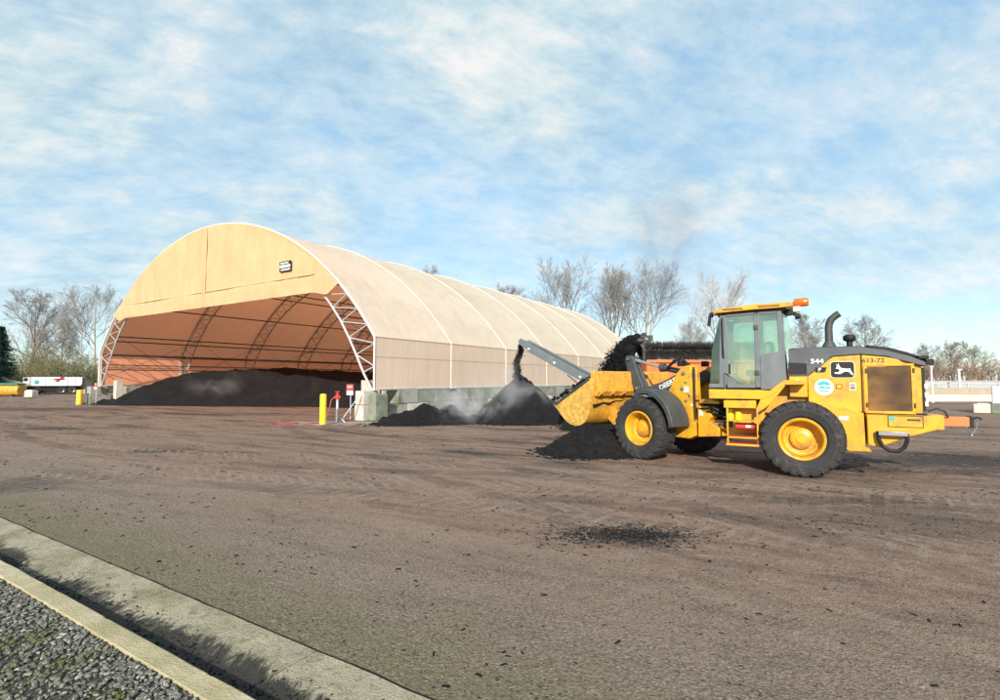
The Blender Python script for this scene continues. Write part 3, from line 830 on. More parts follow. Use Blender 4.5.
# lap seams running along the sides
ls = MB()
for sgn in (-1, 1):
    ls.box((sgn*HW, NB*BAY/2, 3.97), (.03, NB*BAY, .045)); ls.box((sgn*HW, NB*BAY/2, 3.02), (.024, NB*BAY, .022))
ls.build('lap_seam', M['seamdark'], shed)
hb = MB()
for sgn in (-1, 1): hb.tube([(sgn*(HW-.02), -.02, 1.45), (sgn*(HW-.02), NB*BAY, 1.45)], .06, 8)
hb.build('bottom_pipe', M['galv'], shed)

# concrete block walls under both sides
def SW(x, y, z=0.0):                        # shed coordinates to world
    c, s = math.cos(SROT), math.sin(SROT)
    return (SHED[0] + x*c - y*s, SHED[1] + x*s + y*c, z)
def block(mb, c, d, seed, rz=0.0):
    rr = random.Random(seed)
    mb.box((c[0]+rr.uniform(-.02, .02), c[1], c[2]), (d[0]*rr.uniform(.97, 1.0), d[1]*.985, d[2]*.985), (0, 0, rz + rr.uniform(-.012, .012)))
wl = {}
for sgn, nm, lb in ((1, 'concrete_block_wall', 'two courses of algae stained concrete blocks under the side of the shed facing the loader'),
                    (-1, 'concrete_block_wall', 'grey concrete block wall inside the left side of the shed behind the big mulch pile')):
    root = empty(nm, SW(sgn*HW, 0), SROT); tag(root, lb, 'block wall')
    m1, m2, m3 = MB(), MB(), MB()
    y = .9; k = 0
    while y < NB*BAY:
        L = 1.5
        for row, z in ((0, .36), (1, 1.06)):
            yy = y + L/2 + (.75 if row else 0)
            if sgn > 0 and row == 0 and k % 5 == 1: dst = m3
            else: dst = (m1 if (k*7+row*3) % 3 else m2) if sgn > 0 else m1
            block(dst, (-sgn*.35, yy, z), (.72, L, .70), k*2+row+sgn)
        y += L; k += 1
    m1.build('block_course', M['greenblock'] if sgn > 0 else M['concrete'], root, bevel=.02, smooth=False)
    if sgn > 0:
        m2.build('block_course', M['concrete'], root, bevel=.02, smooth=False)
        m3.build('block_course', M['paleconcrete'], root, bevel=.02, smooth=False)
# corner piers that carry the first truss
pr = empty('concrete_pier', SW(15.0, .0), SROT); tag(pr, 'stacked pale concrete blocks under the near corner leg of the shed', 'concrete pier')
mb = MB(); block(mb, (-.15, -.2, .36), (.62, .95, .72), 3); block(mb, (-.18, -.18, 1.06), (.58, .9, .66), 4); mb.build('pale_block', M['paleconcrete'], pr, bevel=.025, smooth=False)
mb = MB(); block(mb, (.42, .0, .62), (.46, .8, 1.24), 5); mb.build('stained_block', M['greenblock'], pr, bevel=.025, smooth=False)
mb = MB(); block(mb, (-1.05, .9, .95), (.6, .75, 1.9), 6); block(mb, (-1.0, 1.75, .8), (.5, .6, 1.6), 8); mb.build('inner_block', M['paleconcrete'], pr, bevel=.025, smooth=False)
pr = empty('concrete_pier', SW(-15.0, .0), SROT); tag(pr, 'whitish concrete blocks under the far left leg of the shed beside the bollards', 'concrete pier')
mb = MB(); block(mb, (.0, -.1, .36), (.7, 1.2, .72), 3); block(mb, (.02, -.1, 1.06), (.66, 1.15, .68), 4); mb.build('pale_block', M['concrete'], pr, bevel=.025, smooth=False)
mb = MB(); block(mb, (1.6, .7, .95), (.5, .5, 1.9), 6); mb.build('inner_block', M['paleconcrete'], pr, bevel=.025, smooth=False)
# white drum left of the pier
mb = MB(); mb.lathe([(0, 0), (.25, 0), (.26, .04), (.24, .3), (.26, .33), (.24, .36), (.24, .62), (.26, .65), (.24, .68), (.25, 1.0), (.23, 1.03), (0, 1.03)], seg=24)
o = mb.build('drum', M['white']); o.location = (-33.25, 43.3, 0)
tag(o, 'white drum between the yellow bollard and the left pier of the shed', 'drum')

# sign boards at both legs
def board(name, loc, rz, lab, big=1.0):
    r = empty(name, loc, rz); tag(r, lab, 'sign')
    mb = MB(); mb.tube([(0, 0, 0), (0, 0, 1.68)], .025, 8); mb.build('post', M['galv'], r)
    mb = MB(); mb.box((0, -.05, 1.54), (.46*big, .03, .30)); mb.build('panel', M['signred'], r)
    mb = MB(); mb.box((0, -.05, 1.27), (.44*big, .03, .20)); q = mb.build('panel', M['white'], r)
    mb = MB(); mb.box((0, -.067, 1.57), (.32*big, .004, .04)); mb.build('band', M['white'], r)
board('warning_sign', SW(13.75, -.2), SROT, 'red and white warning sign at the near right leg of the shed')
board('warning_sign', SW(-14.2, -.45), SROT, 'small red and white sign at the far left leg of the shed')

# the great pile inside
def big_pile():
    mb = MB(); vs = []; fs = []
    N1, N2 = 150, 130
    def toe(x):                              # where the slope starts, metres behind the front
        if x < -12: return -.3 + (x+12)*.0
        return -.3 + (x+12)*.42 + 1.2*noise.noise(Vector((x*.25, 0, 3)))
    for i in range(N1+1):
        x = -14.3 + 28.4*i/N1
        for k in range(N2+1):
            y = -1.2 + 36*(k/N2)**1.25
            dd = y - toe(x)
            z = max(0.0, dd)*.62
            cap = 2.2 + .45*math.exp(-((x+7)/5)**2) - .035*max(0, x+4) + .36*fbm(Vector((x*.28, y*.28, 1))) 
            lft = max(0.0, x+14.3)*.62 + .0
            cap = min(cap, .25 + lft)
            rgt = max(0.0, 14.6-x)*.65
            cap = min(cap, 1.0 + rgt)
            z = min(z, cap) if z < cap-.4 else cap - .4*math.exp(-(z-cap+.4)/.4) if z < cap+6 else cap
            z += (.16*fbm(Vector((x*.9, y*.9, 4))) + .10*abs(noise.noise(Vector((x*2.1, y*2.1, 7)))))*min(1, max(0, dd)) + .05*noise.noise(Vector((x*5, y*5, 2)))*min(1, max(0, dd))
            vs.append((x, y, z if dd > 0 else -.02))
    w_ = N2+1
    for i in range(N1):
        for k in range(N2): fs.append((i*w_+k, (i+1)*w_+k, (i+1)*w_+k+1, i*w_+k+1))
    mb.add(vs, fs)
    o = mb.build('mulch_pile', M['mulch'], recalc=False, ang=180)
    o.location = SHED; o.rotation_euler = (0, 0, SROT)
    tag(o, 'huge black mulch pile filling the inside of the arched shed', 'mulch pile')
big_pile()
pile('mulch_pile', -31.2, 41.0, 2.9, .9, .42, 'thin tongue of black mulch by the bollards at the far left of the shed', rot=R(-30), cone=.4, rough=.2, seed=21, chunks=80)

# ------------------------------------------------------------------ bollards, hydrant, hose
def bollard(loc, h, r, lab):
    root = empty('bollard', loc); tag(root, lab, 'bollard', 'yellow bollards by the shed')
    mb = MB(); mb.lathe([(r*1.02, 0), (r, .02), (r, h-.07), (r*.92, h-.03), (r*.6, h), (0, h+.005)], seg=24); mb.build('sleeve', M['bollard'], root)
    mb = MB(); mb.lathe([(r+.03, -.01), (r+.03, .03), (r*.98, .05)], seg=24); mb.build('base_ring', M['pad'], root)
bollard((-7.45, 22.0, 0), 1.32, .135, 'tall yellow bollard standing nearest the open shed front, by the red hose')
bollard((-32.0, 39.7, 0), 1.15, .19, 'yellow bollard at far left, the one nearer the camera')
bollard((-33.2, 42.6, 0), 1.12, .19, 'yellow bollard at far left, the one closest to the white drum')

hy = empty('standpipe', (-7.35, 23.6, 0)); tag(hy, 'slim grey standpipe with a red valve head and coupled hose', 'standpipe')
mb = MB(); mb.tube([(0, 0, 0), (0, 0, 1.05)], .055, 10); mb.build('pipe', M['galv'], hy)
mb = MB(); mb.tube([(0, 0, 1.02), (0, 0, 1.28)], .085, 10); mb.tube([(-.13, 0, 1.12), (.13, 0, 1.12)], .05, 8); mb.tube([(0, 0, 1.28), (0, 0, 1.36)], .03, 8); mb.box((0, 0, 1.37), (.2, .03, .03)); mb.build('valve', M['red'], hy)
mb = MB(); mb.tube([(-.13, 0, 1.12), (-.24, -.1, 1.0), (-.30, -.2, .6), (-.36, -.4, .2), (-.55, -.7, .03), (-.9, -.9, .03)], .03, 8); mb.build('hose', M['hose'], hy)
hs = MB(); pts = []
for i in range(120):
    q = i/119
    x = -9.2 + 3.3*q + .12*math.sin(q*21); y = 22.3 - .9*q + .35*math.sin(q*9) + .12*math.sin(q*31)
    pts.append((x, y, .03))
hs.tube(pts, .015, 6)
pts = [(-9.3 + .55*math.cos(a/6*1.9)*(1+.1*math.sin(a)), 22.6 + .32*math.sin(a/6*1.9)*(1+.1*math.cos(a*1.3)), .03 + .01*(a//20)) for a in range(60)]
hs.tube(pts, .015, 6)
tag(hs.build('fire_hose', M['hose']), 'red hose lying loosely looped on the ground by the yellow bollard', 'hose')
br = empty('pipe_brace', (-6.75, 24.05, 0)); tag(br, 'slanting thin galvanised brace leaning to the near shed leg', 'brace')
mb = MB(); mb.tube([(-.45, -.5, .0), (.28, .15, 1.25)], .025, 8); mb.build('strut', M['galv'], br)
mb = MB(); mb.tube([(-.2, -.6, .0), (-.45, -.5, .22), (-.6, -.35, .0)], .02, 6); mb.build('foot', M['galv'], br)

# ------------------------------------------------------------------ wheel loader
PIV = (5.19, 12.06, 0)
loader = empty('wheel_loader', PIV, R(150))
tag(loader, 'yellow articulated wheel loader with grey cab holding its bucket over a mulch heap', 'wheel loader')
FT = Matrix.Rotation(R(-25), 4, 'Z')          # front frame turned right at the articulation joint
def side_T(x, y, z): # text on the loader's left side: reads towards the rear, faces left
    return Matrix(((-1, 0, 0, x), (0, 0, 1, y), (0, 1, 0, z), (0, 0, 0, 1)))
Y = M['yellow']

# -- wheels
def tyre_mb():
    mb = MB()
    R_, W = .734, .27
    prof = [(.40, -.19), (.43, -.225), (.50, -.262), (.58, -.272), (.64, -.262), (.695, -.240), (.718, -.19), (R_, -.10), (R_, .10), (.718, .19), (.695, .240), (.64, .262), (.58, .272), (.50, .262), (.43, .225), (.40, .19)]
    mb.lathe(prof, axis='Y', seg=72)
    for r in (.47, .545): # moulded rings
        for s in (-1, 1):
            mb.lathe([(r-.012, s*.256), (r-.006, s*(.270 if r > .5 else .258)), (r+.006, s*(.276 if r > .5 else .262)), (r+.012, s*.262)], axis='Y', seg=72)
    N = 24
    for i in range(N):
        for s in (-1, 1):
            a0 = 2*math.pi*(i + (.5 if s > 0 else 0))/N
            vs = []
            for (y, da, ro) in ((.0, .0, .750), (.12, .05, .750), (.22, .085, .742), (.268, .10, .705), (.278, .105, .64)):
                for wd in (-.078, .078):
                    for dr in (0, 1):
                        a = a0 + da + wd*(1.0 if y < .26 else .9)
                        rr = ro if dr else ro - (.06 if y < .26 else .05)
                        yy = s*y if dr or y < .26 else s*(y-.03)
                        vs.append((rr*math.cos(a), yy, rr*math.sin(a)))
            fs = []
            for k in range(4):
                b0, b1 = k*4, (k+1)*4
                fs += [(b0+1, b0+3, b1+3, b1+1), (b0, b0+1, b1+1, b1), (b0+3, b0+2, b1+2, b1+3)]
            fs += [(0, 1, 3, 2), (16, 17, 19, 18)]
            mb.add(vs, fs)
    return mb
def rim_mb():
    mb = MB()
    mb.lathe([(.405, .20), (.415, .232), (.395, .245), (.370, .235), (.352, .20), (.338, .06), (.325, .01), (.27, -.02), (.262, -.05), (.24, -.06), (.21, -.06), (.205, .03), (.16, .06), (.10, .07), (.095, .09), (0, .092)], axis='Y', seg=56)
    mb.lathe([(.405, .20), (.40, -.2), (.30, -.22), (0, -.22)], axis='Y', seg=40)
    for i in range(16):
        a = 2*math.pi*i/16
        mb.lathe([(.013, 0), (.013, .02), (0, .022)], o=(.165*math.cos(a), .05, .165*math.sin(a)), axis='Y', seg=6)
        mb.lathe([(.010, 0), (.010, .016), (0, .018)], o=(.235*math.cos(a+.2), -.058, .235*math.sin(a+.2)), axis='Y', seg=6)
    return mb
w0 = empty('wheel', (0, 0, 0)); w0.parent = loader
t0 = tyre_mb().build('tyre', M['tread'], w0, recalc=True, ang=30)
r0 = rim_mb().build('rim', Y, w0, ang=30)
def place_wheel(w_, x, y, front):
    p = Vector((x, y, .74))
    ang = 0.0
    if front: p = FT @ p; ang = R(-25)
    w_.location = p
    flip = math.pi if y < 0 else 0.0
    w_.rotation_euler = (0, 0, ang + flip)
for i, (x, y, fr) in enumerate(((-1.52, .985, 0), (-1.52, -.985, 0), (1.515, .985, 1), (1.515, -.985, 1))):
    w_ = w0 if i == 0 else copy_tree(w0, loader)
    place_wheel(w_, x, y, fr)

# -- rear chassis
ch = MB()
ch.prism([(-.1, .62), (-.1, 1.0), (-.6, 1.25), (-2.6, 1.25), (-2.6, .62), (-2.2, .55)], -.42, .42)          # main frame
ch.prism([(.25, .70), (.25, 1.0), (-.2, 1.0), (-.2, .70)], -.3, .3)
ch.prism([(-.78, 1.2), (-.78, 1.62), (-1.05, 1.72), (-1.25, 1.98), (-1.66, 1.98), (-1.66, 1.2)], -.56, .56)
ch.build('rear_chassis', Y, loader, bevel=.015)
ax = MB(); ax.tube([(-1.52, -.75, .74), (-1.52, .75, .74)], [.2, .2], 14); ax.lathe([(0, -.35), (.24, -.3), (.30, 0), (.24, .3), (0, .35)], o=(-1.52, 0, .74), axis='Y', seg=20)
ax.build('rear_axle', M['grey'], loader)
# engine hood: two yellow side panels and a dark grey top
hf = MB()
poly = [(-1.66, 1.30), (-1.66, 1.97), (-1.87, 2.15), (-2.10, 2.36), (-2.555, 2.39), (-2.555, 1.28)]
hf.prism(poly, -.72, .72); hood1 = hf.build('hood_panel', Y, loader, bevel=.012)
hr = MB()
poly = [(-2.575, 2.39), (-2.96, 2.34), (-3.31, 2.26), (-3.50, 2.165), (-3.50, 1.27), (-2.575, 1.27)]
hr.loft([[(x, -.72 + (.10 if x < -3.4 else 0), z) for x, z in poly], [(x, .72 - (.10 if x < -3.4 else 0), z) for x, z in poly]])
hood2 = hr.build('hood_panel', Y, loader, bevel=.015)
ht = MB()
pa = [(-1.33, 2.30), (-1.33, 2.53), (-1.69, 2.545), (-2.54, 2.545), (-2.97, 2.46), (-3.31, 2.36), (-3.56, 2.23), (-3.56, 2.16), (-3.46, 2.18), (-2.96, 2.355), (-2.56, 2.402), (-2.095, 2.372), (-1.86, 2.16), (-1.66, 1.98), (-1.33, 1.98)]
ht.loft([[(x, -.725 + (.12 if z > 2.42 else .0), z + (.02 if z > 2.42 else 0)) for x, z in pa][:], [(x, -.45, z + (.035 if z > 2.42 else 0)) for x, z in pa], [(x, .45, z + (.035 if z > 2.42 else 0)) for x, z in pa], [(x, .725 - (.12 if z > 2.42 else .0), z + (.02 if z > 2.42 else 0)) for x, z in pa]])
hoodtop = ht.build('hood_top', M['grey'], loader, bevel=.012)
mb = MB(); mb.prism([(-2.70, 2.60), (-2.70, 2.565), (-3.35, 2.385), (-3.62, 2.27), (-3.62, 2.31), (-3.35, 2.44), (-3.05, 2.545)], -.35, .35); mb.build('hood_rail', M['black'], hoodtop, bevel=.01)
mb = MB(); mb.box((-3.56, .45, 2.33), (.16, .16, .06)); mb.box((-3.64, .5, 2.24), (.12, .22, .10)); mb.build('rear_lamp', M['black'], loader, bevel=.01)
# yellow panel and dark lower edge below the hood
fw = MB(); fw.prism([(-1.33, 1.55), (-1.33, 1.98), (-1.652, 1.98), (-1.652, 1.55)], -.70, .70); fw.build('air_intake_panel', Y, loader, bevel=.01)
mb = MB(); mb.lathe([(0, 0), (.055, 0), (.05, .03), (0, .035)], o=(-1.47, .70, 1.86), axis='Y', seg=16); mb.build('filler_cap', M['cream'], loader)
mb = MB(); mb.prism([(-1.32, 2.02), (-1.32, 2.26), (-1.648, 2.24), (-1.648, 2.02)], .725, .74); mb.build('intake_grille', M['black'], loader, bevel=.004)
# screen on the rear hood panel, its frame and handles
mb = MB(); mb.box((-2.99, .724, 1.735), (.66, .012, .84)); mb.build('radiator_screen', M['screen'], hood2)
mb = MB()
mb.box((-2.62, .728, 1.735), (.05, .022, .92)); mb.box((-3.355, .728, 1.735), (.05, .022, .92)); mb.box((-2.99, .728, 2.19), (.78, .022, .04)); mb.box((-2.99, .728, 1.285), (.78, .022, .05))
mb.build('screen_frame', Y, hood2, bevel=.005)
for x, z in ((-2.635, 1.42), (-3.37, 1.42), (-2.64, 2.08), (-3.37, 2.08)):
    mb = MB(); mb.box((x, .75, z), (.028, .03, .09)); mb.build('handle', M['lettering'], hood2, bevel=.005)
mb = MB(); mb.box((-2.565, .70, 1.83), (.016, .045, 1.10)); mb.build('panel_gap', M['black'], loader)
mb = MB(); mb.box((-3.04, .0, 1.258), (1.02, 1.40, .022)); mb.build('lower_seal', M['black'], loader)
# rear face grille
mb = MB(); mb.box((-3.53, 0, 1.72), (.06, 1.12, .82)); mb.build('rear_grille', M['black'], loader, bevel=.01)
for z in (1.45, 1.62, 1.78):
    mb = MB(); mb.box((-3.565, .57, z), (.05, .05, .09)); mb.build('reflector', M['white'], loader, bevel=.004)
# skirt behind the rear wheel
sk = MB(); sk.prism([(-1.66, 1.30), (-1.66, 1.52), (-2.11, 1.41), (-2.56, 1.265), (-2.58, .66), (-2.67, .54), (-2.30, .53), (-2.1, .70)], .50, .90); sk.prism([(-1.66, 1.30), (-1.66, 1.52), (-2.11, 1.41), (-2.56, 1.265), (-2.58, .66), (-2.67, .54), (-2.30, .53), (-2.1, .70)], -.90, -.50)
sk.build('side_skirt', Y, loader, bevel=.012)
mb = MB(); mb.box((-2.24, .904, 1.16), (.15, .006, .07)); mb.build('sticker', M['white'], loader)
# counterweight
cw = MB(); cwp = [(-2.60, 1.243), (-3.60, 1.243), (-3.66, 1.10), (-3.62, 1.0), (-3.22, .86), (-2.79, .645), (-2.60, .67)]
cw.prism(cwp, -1.0, 1.0); cwo = cw.build('counterweight', Y, loader, bevel=.018)
mb = MB(); mb.box((-3.175, 1.003, 1.135), (.50, .012, .19)); pn = mb.build('access_door', Y, cwo, bevel=.004)
mb = MB(); mb.box((-3.175, .998, 1.135), (.525, .012, .215)); mb.build('door_gap', M['black'], cwo)
mb = MB(); mb.box((-2.98, 1.011, 1.185), (.08, .006, .075)); mb.build('sticker', M['tealpaint'], cwo)
mb = MB(); mb.box((-3.30, 1.011, 1.17), (.19, .006, .035)); mb.build('handle', M['lettering'], cwo)
mb = MB(); mb.box((-2.97, 1.09, .915), (.44, .14, .08)); mb.build('step_tread', M['steel'], cwo, bevel=.01)
mb = MB(); mb.tube([(-2.75, 1.09, .95), (-2.76, 1.09, .80), (-2.82, 1.09, .67), (-2.92, 1.09, .60), (-3.04, 1.09, .595), (-3.14, 1.09, .68), (-3.18, 1.09, .80), (-3.18, 1.09, .92)], .035, 8); mb.build('step_loop', M['black'], cwo)
# rear hitch
mb = MB(); mb.box((-3.76, 0, 1.09), (.22, .5, .28)); mb.build('hitch_mount', Y, loader, bevel=.015)
mb = MB(); mb.box((-4.03, .1, 1.115), (.44, .22, .18)); hi = mb.build('tow_bar', M['orange'], loader, bevel=.01)
mb = MB(); mb.box((-4.27, .1, 1.115), (.06, .24, .21)); mb.tube([(-4.3, .1, 1.17), (-4.38, .1, 1.20), (-4.44, .1, 1.17)], .02, 6); mb.build('coupler', M['black'], hi, bevel=.006)
mb = MB(); mb.tube([(-4.18, .215, 1.03), (-4.22, .24, .93), (-4.28, .24, .90), (-4.33, .22, .99), (-4.36, .2, 1.12)], .012, 6); mb.tube([(-4.22, .2, 1.0), (-4.27, .2, .86), (-4.32, .2, .97)], .012, 6); mb.build('safety_chain', M['chrome'], hi)
mb = MB(); mb.tube([(-3.62, .3, 1.30), (-3.75, .3, 1.36), (-3.88, .28, 1.30), (-3.93, .25, 1.19)], .014, 6); mb.build('cable', M['black'], hi)
# exhaust and precleaner
ex = MB(); ex.tube([(-2.07, .25, 2.55), (-2.07, .25, 2.98), (-2.08, .25, 3.06), (-2.12, .25, 3.16), (-2.20, .25, 3.235), (-2.265, .25, 3.275)], [.075, .072, .072, .071, .07, .07], 16, cap=False)
exo = ex.build('exhaust_stack', M['soot'], loader)
mb = MB(); mb.lathe([(.15, 2.55), (.13, 2.60), (.08, 2.70), (.075, 2.70)], o=(-2.07, .25, 0), seg=20); mb.build('exhaust_boot', M['grey'], exo)
mb = MB(); mb.lathe([(.055, 2.57), (.055, 2.70), (.10, 2.72), (.115, 2.74), (.115, 2.80), (.10, 2.83), (.05, 2.85), (0, 2.852)], o=(-2.44, 0, 0), seg=20); mb.build('air_precleaner', M['black'], loader)
# stickers and lettering on the hood side
e = MB(); ep = []
cx_, cz_, w2, h2, rr_ = -2.255, 2.105, .205, .168, .06
for (sx, sz, a0) in ((1, 1, 0), (-1, 1, 90), (-1, -1, 180), (1, -1, 270)):
    for k in range(6):
        a = R(a0 + 18*k); ep.append((cx_ + sx*(w2-rr_) + rr_*math.cos(a), cz_ + sz*(h2-rr_) + rr_*math.sin(a)))
e.prism(ep, .724, .730); em = e.build('emblem', M['cream'], hood1)
e = MB(); ep2 = [(cx_ + (x-cx_)*.94, cz_ + (z-cz_)*.92) for x, z in ep]; e.prism(ep2, .728, .734); e.build('emblem_field', M['black'], em)
deer = [(.20, .60), (.27, .73), (.22, .92), (.29, .80), (.33, .96), (.38, .76), (.44, .64), (.62, .60), (.78, .58), (.84, .62), (.85, .52), (.95, .27), (.99, .14), (.86, .24), (.76, .40), (.60, .40), (.52, .34), (.40, .24), (.18, .27), (.13, .35), (.28, .35), (.38, .43), (.35, .55), (.28, .60)]
e = MB(); e.prism([(cx_ + w2*.92 - u*w2*1.84, cz_ - h2*.95 + v*h2*1.8) for u, v in deer], .733, .738); e.build('emblem_figure', M['white'], em)
mb = MB(); mb.lathe([(0, .724), (.165, .724), (.165, .730), (0, .730)], o=(-1.935, 0, 1.755), axis='Y', seg=32); st = mb.build('round_sticker', M['white'], hood1)
mb = MB()
arc = [( -1.935 + .125*math.cos(R(a)), 1.765 + .115*math.sin(R(a))) for a in range(20, 161, 10)] + [(-1.935 + .05*math.cos(R(a)), 1.775 + .035*math.sin(R(a))) for a in range(160, 19, -20)]
mb.prism(arc, .7305, .7335); mb.prism([(-1.84, 1.74), (-1.90, 1.79), (-1.96, 1.745), (-2.02, 1.78), (-2.05, 1.74), (-2.05, 1.725), (-1.84, 1.725)], .732, .735)
mb.box((-1.935, .732, 1.685), (.16, .003, .028)); mb.build('sticker_print', M['tealpaint'], st)
mb = MB(); mb.box((-2.19, .725, 1.77), (.11, .006, .09)); q = mb.build('sticker', M['stickerbrown'], hood1)
mb = MB(); mb.box((-2.19, .729, 1.77), (.07, .004, .05)); mb.build('sticker_print', M['bollard'], q)
mb = MB(); mb.box((-2.415, .725, 1.77), (.11, .006, .16)); q = mb.build('sticker', M['cream'], hood1)
mb = MB(); mb.box((-2.415, .729, 1.80), (.075, .004, .03)); mb.box((-2.415, .729, 1.745), (.075, .004, .05)); mb.build('sticker_print', M['cabgrey'], q)
text_mesh('544', .125, side_T(-1.83, .742, 2.275), 'lettering', M['white'], loader, bold=.004, xs=1.25)
mb = MB(); mb.prism([(-1.80, 2.155), (-2.0, 2.155), (-1.96, 2.055), (-1.80, 2.055)], .726, .734); q = mb.build('badge', M['black'], loader)
text_mesh('P', .095, side_T(-1.87, .736, 2.105), 'lettering', M['white'], q, bold=.004)
text_mesh('613-72', .115, side_T(-2.76, .724, 2.275), 'lettering', M['lettering'], hood2, bold=.002, xs=1.12)

# -- cab
cab = empty('cab', (0, 0, 0)); cab.parent = loader
fr = MB()
def post(pts, y, w=.05, d=.05):
    fr.tube([(x, y, z) for x, z in pts], w, 6)
for s in (-1, 1):
    y0, y1 = (s*.70, s*.745)
    a, b = min(y0, y1), max(y0, y1)
    fr.prism([(.23, 1.73), (.23, 1.80), (.205, 1.82), (-.10, 1.82), (-.10, 1.73)], a, b)                # sill front
    fr.prism([(.02, 1.80), (-.025, 3.32), (-.155, 3.34), (-.15, 1.80)], a, b)                           # front post
    fr.prism([(-.70, 1.74), (-.70, 3.36), (-.80, 3.36), (-.80, 1.74)], a, b)                            # middle post
    fr.prism([(-1.15, 2.49), (-1.135, 3.36), (-1.225, 3.37), (-1.27, 2.46), (-1.285, 1.92), (-1.06, 1.70), (-.80, 1.70), (-.80, 2.42), (-.84, 2.44)], a, b)  # rear lower panel
    fr.prism([(-.15, 1.73), (-.15, 2.03), (-.37, 1.80), (-.70, 1.80), (-.70, 1.73)], a, b)              # door lower
    fr.prism([(-.15, 3.28), (-.15, 3.36), (-1.14, 3.37), (-1.14, 3.30)], a, b)                          # upper rail
fr.box((.20, 0, 1.76), (.07, 1.42, .08)); fr.box((-.03, 0, 3.33), (.10, 1.42, .07)); fr.box((-1.18, 0, 3.34), (.09, 1.42, .06)); fr.box((-1.22, 0, 2.45), (.08, 1.42, .07))
fr.prism([(-1.0, 1.70), (-1.25, 1.95), (-1.25, 2.42), (-1.21, 2.42), (-1.21, 1.97), (-.97, 1.72)], -.70, .70)
fr.build('cab_frame', M['cabgrey'], cab, bevel=.010)
for s in (-1, 1):
    y0 = s*.722
    a, b = y0-.004, y0+.004
    mb = MB(); mb.prism([(.205, 1.82), (.15, 2.55), (-.03, 3.31), (.018, 1.82)], a, b); mb.build('front_side_window', M['glassdark'], cab)
    mb = MB(); mb.prism([(-.15, 2.03), (-.15, 3.28), (-.70, 3.30), (-.70, 1.80), (-.37, 1.80)], a, b); dg_ = mb.build('door', M['glass'], cab)
    y2 = s*.752
    mb = MB(); mb.tube([(-.075, y2, 3.25), (-.075, y2+s*.035, 3.18), (-.085, y2+s*.035, 2.45), (-.085, y2, 2.38)], .017, 8); mb.build('grab_rail', M['black'], dg_)
    mb = MB(); mb.box((-.20, s*.755, 2.14), (.035, .03, .22)); mb.build('handle', M['black'], dg_, bevel=.006)
    mb = MB(); mb.tube([(-.10, y2, 1.70), (-.10, y2+s*.03, 2.06), (-.14, y2+s*.03, 2.06), (-.40, y2, 1.83)], .015, 6); mb.build('hand_bar', M['cabgrey'], dg_)
    for z in (3.02, 2.05):
        mb = MB(); mb.box((-.735, s*.752, z), (.09, .03, .10)); mb.tube([(-.705, s*.77, z-.04), (-.705, s*.77, z+.04)], .018, 6); mb.build('hinge', M['soot'], dg_, bevel=.005)
    mb = MB(); mb.prism([(-.80, 2.42), (-.80, 3.31), (-1.137, 3.32), (-1.15, 2.49), (-.84, 2.43)], a, b); mb.build('rear_side_window', M['glass'], cab)
# windscreen and rear glass, both span the width and lean
mb = MB()
wsl = [(.205, 1.82), (.155, 2.55), (-.03, 3.30)]
for (x0, z0), (x1, z1) in zip(wsl[:-1], wsl[1:]):
    mb.add([(x0, -.70, z0), (x0, .70, z0), (x1, .70, z1), (x1, -.70, z1)], [(0, 1, 2, 3)])
mb.build('windscreen', M['glassdark'], cab)
mb = MB()
mb.prism([(-1.22, 2.50), (-1.24, 3.30), (-1.33, 3.22), (-1.47, 2.58)], .64, .655); mb.build('rear_vent_window', M['glass'], cab)
mb = MB(); mb.add([(-1.235, -.66, 2.5), (-1.235, .60, 2.5), (-1.19, .60, 3.3), (-1.19, -.66, 3.3)], [(0, 1, 2, 3)]); mb.build('rear_window', M['glass'], cab)
# roof
rf = MB()
rp = [(.08, 3.37), (.09, 3.42), (.03, 3.455), (-.70, 3.52), (-1.40, 3.525), (-1.46, 3.47), (-1.40, 3.415), (-.70, 3.405)]
rf.loft([[(x, -.86, z-.015) for x, z in rp], [(x, -.55, z) for x, z in rp], [(x, .55, z) for x, z in rp], [(x, .86, z-.015) for x, z in rp]])
rfo = rf.build('roof', Y, cab, bevel=.02)
mb = MB(); mb.box((-.66, 0, 3.385), (1.30, 1.56, .05)); mb.build('roof_liner', M['black'], rfo)
for x, z in ((-.30, 3.43), (-1.0, 3.45)):
    mb = MB(); mb.box((x, .862, z), (.40, .02, .035)); mb.build('roof_vent', M['stickerbrown'], rfo, bevel=.004)
bc = MB(); bc.lathe([(0, -.15), (.07, -.145), (.09, -.10), (.09, .09), (.06, .13), (0, .14)], o=(-1.58, .45, 3.535), axis='X', seg=20); bco = bc.build('beacon', M['amber'], cab)
mb = MB(); mb.tube([(-1.42, .45, 3.47), (-1.46, .45, 3.53)], .035, 8); mb.build('beacon_mount', M['stickerbrown'], bco)
mb = MB(); mb.box((-1.50, .5, 3.38), (.14, .18, .12)); wl_ = mb.build('work_lamp', M['cream'], cab, bevel=.02)
mb = MB(); mb.lathe([(0, -.06), (.05, -.05), (.065, .02), (.06, .05), (0, .055)], o=(-1.52, .5, 3.24), axis='X', seg=16); mb.box((-1.46, .5, 3.31), (.05, .06, .12)); mb.build('work_lamp', M['black'], cab)
mb = MB(); mb.box((-1.36, .5, 3.33), (.18, .12, .12)); mb.build('lamp_bracket', M['black'], cab, bevel=.01)
for s in (-1, 1):
    mb = MB(); mb.tube([(.0, s*.74, 3.33), (.13, s*.86, 3.34), (.16, s*.9, 3.3)], .016, 6); mb.box((.16, s*.92, 3.20), (.05, .15, .24), (0, R(-8), 0)); mb.build('mirror', M['black'], cab, bevel=.012)
mb = MB(); mb.box((.16, .6, 3.36), (.07, .13, .10)); mb.build('work_lamp', M['black'], cab, bevel=.012)
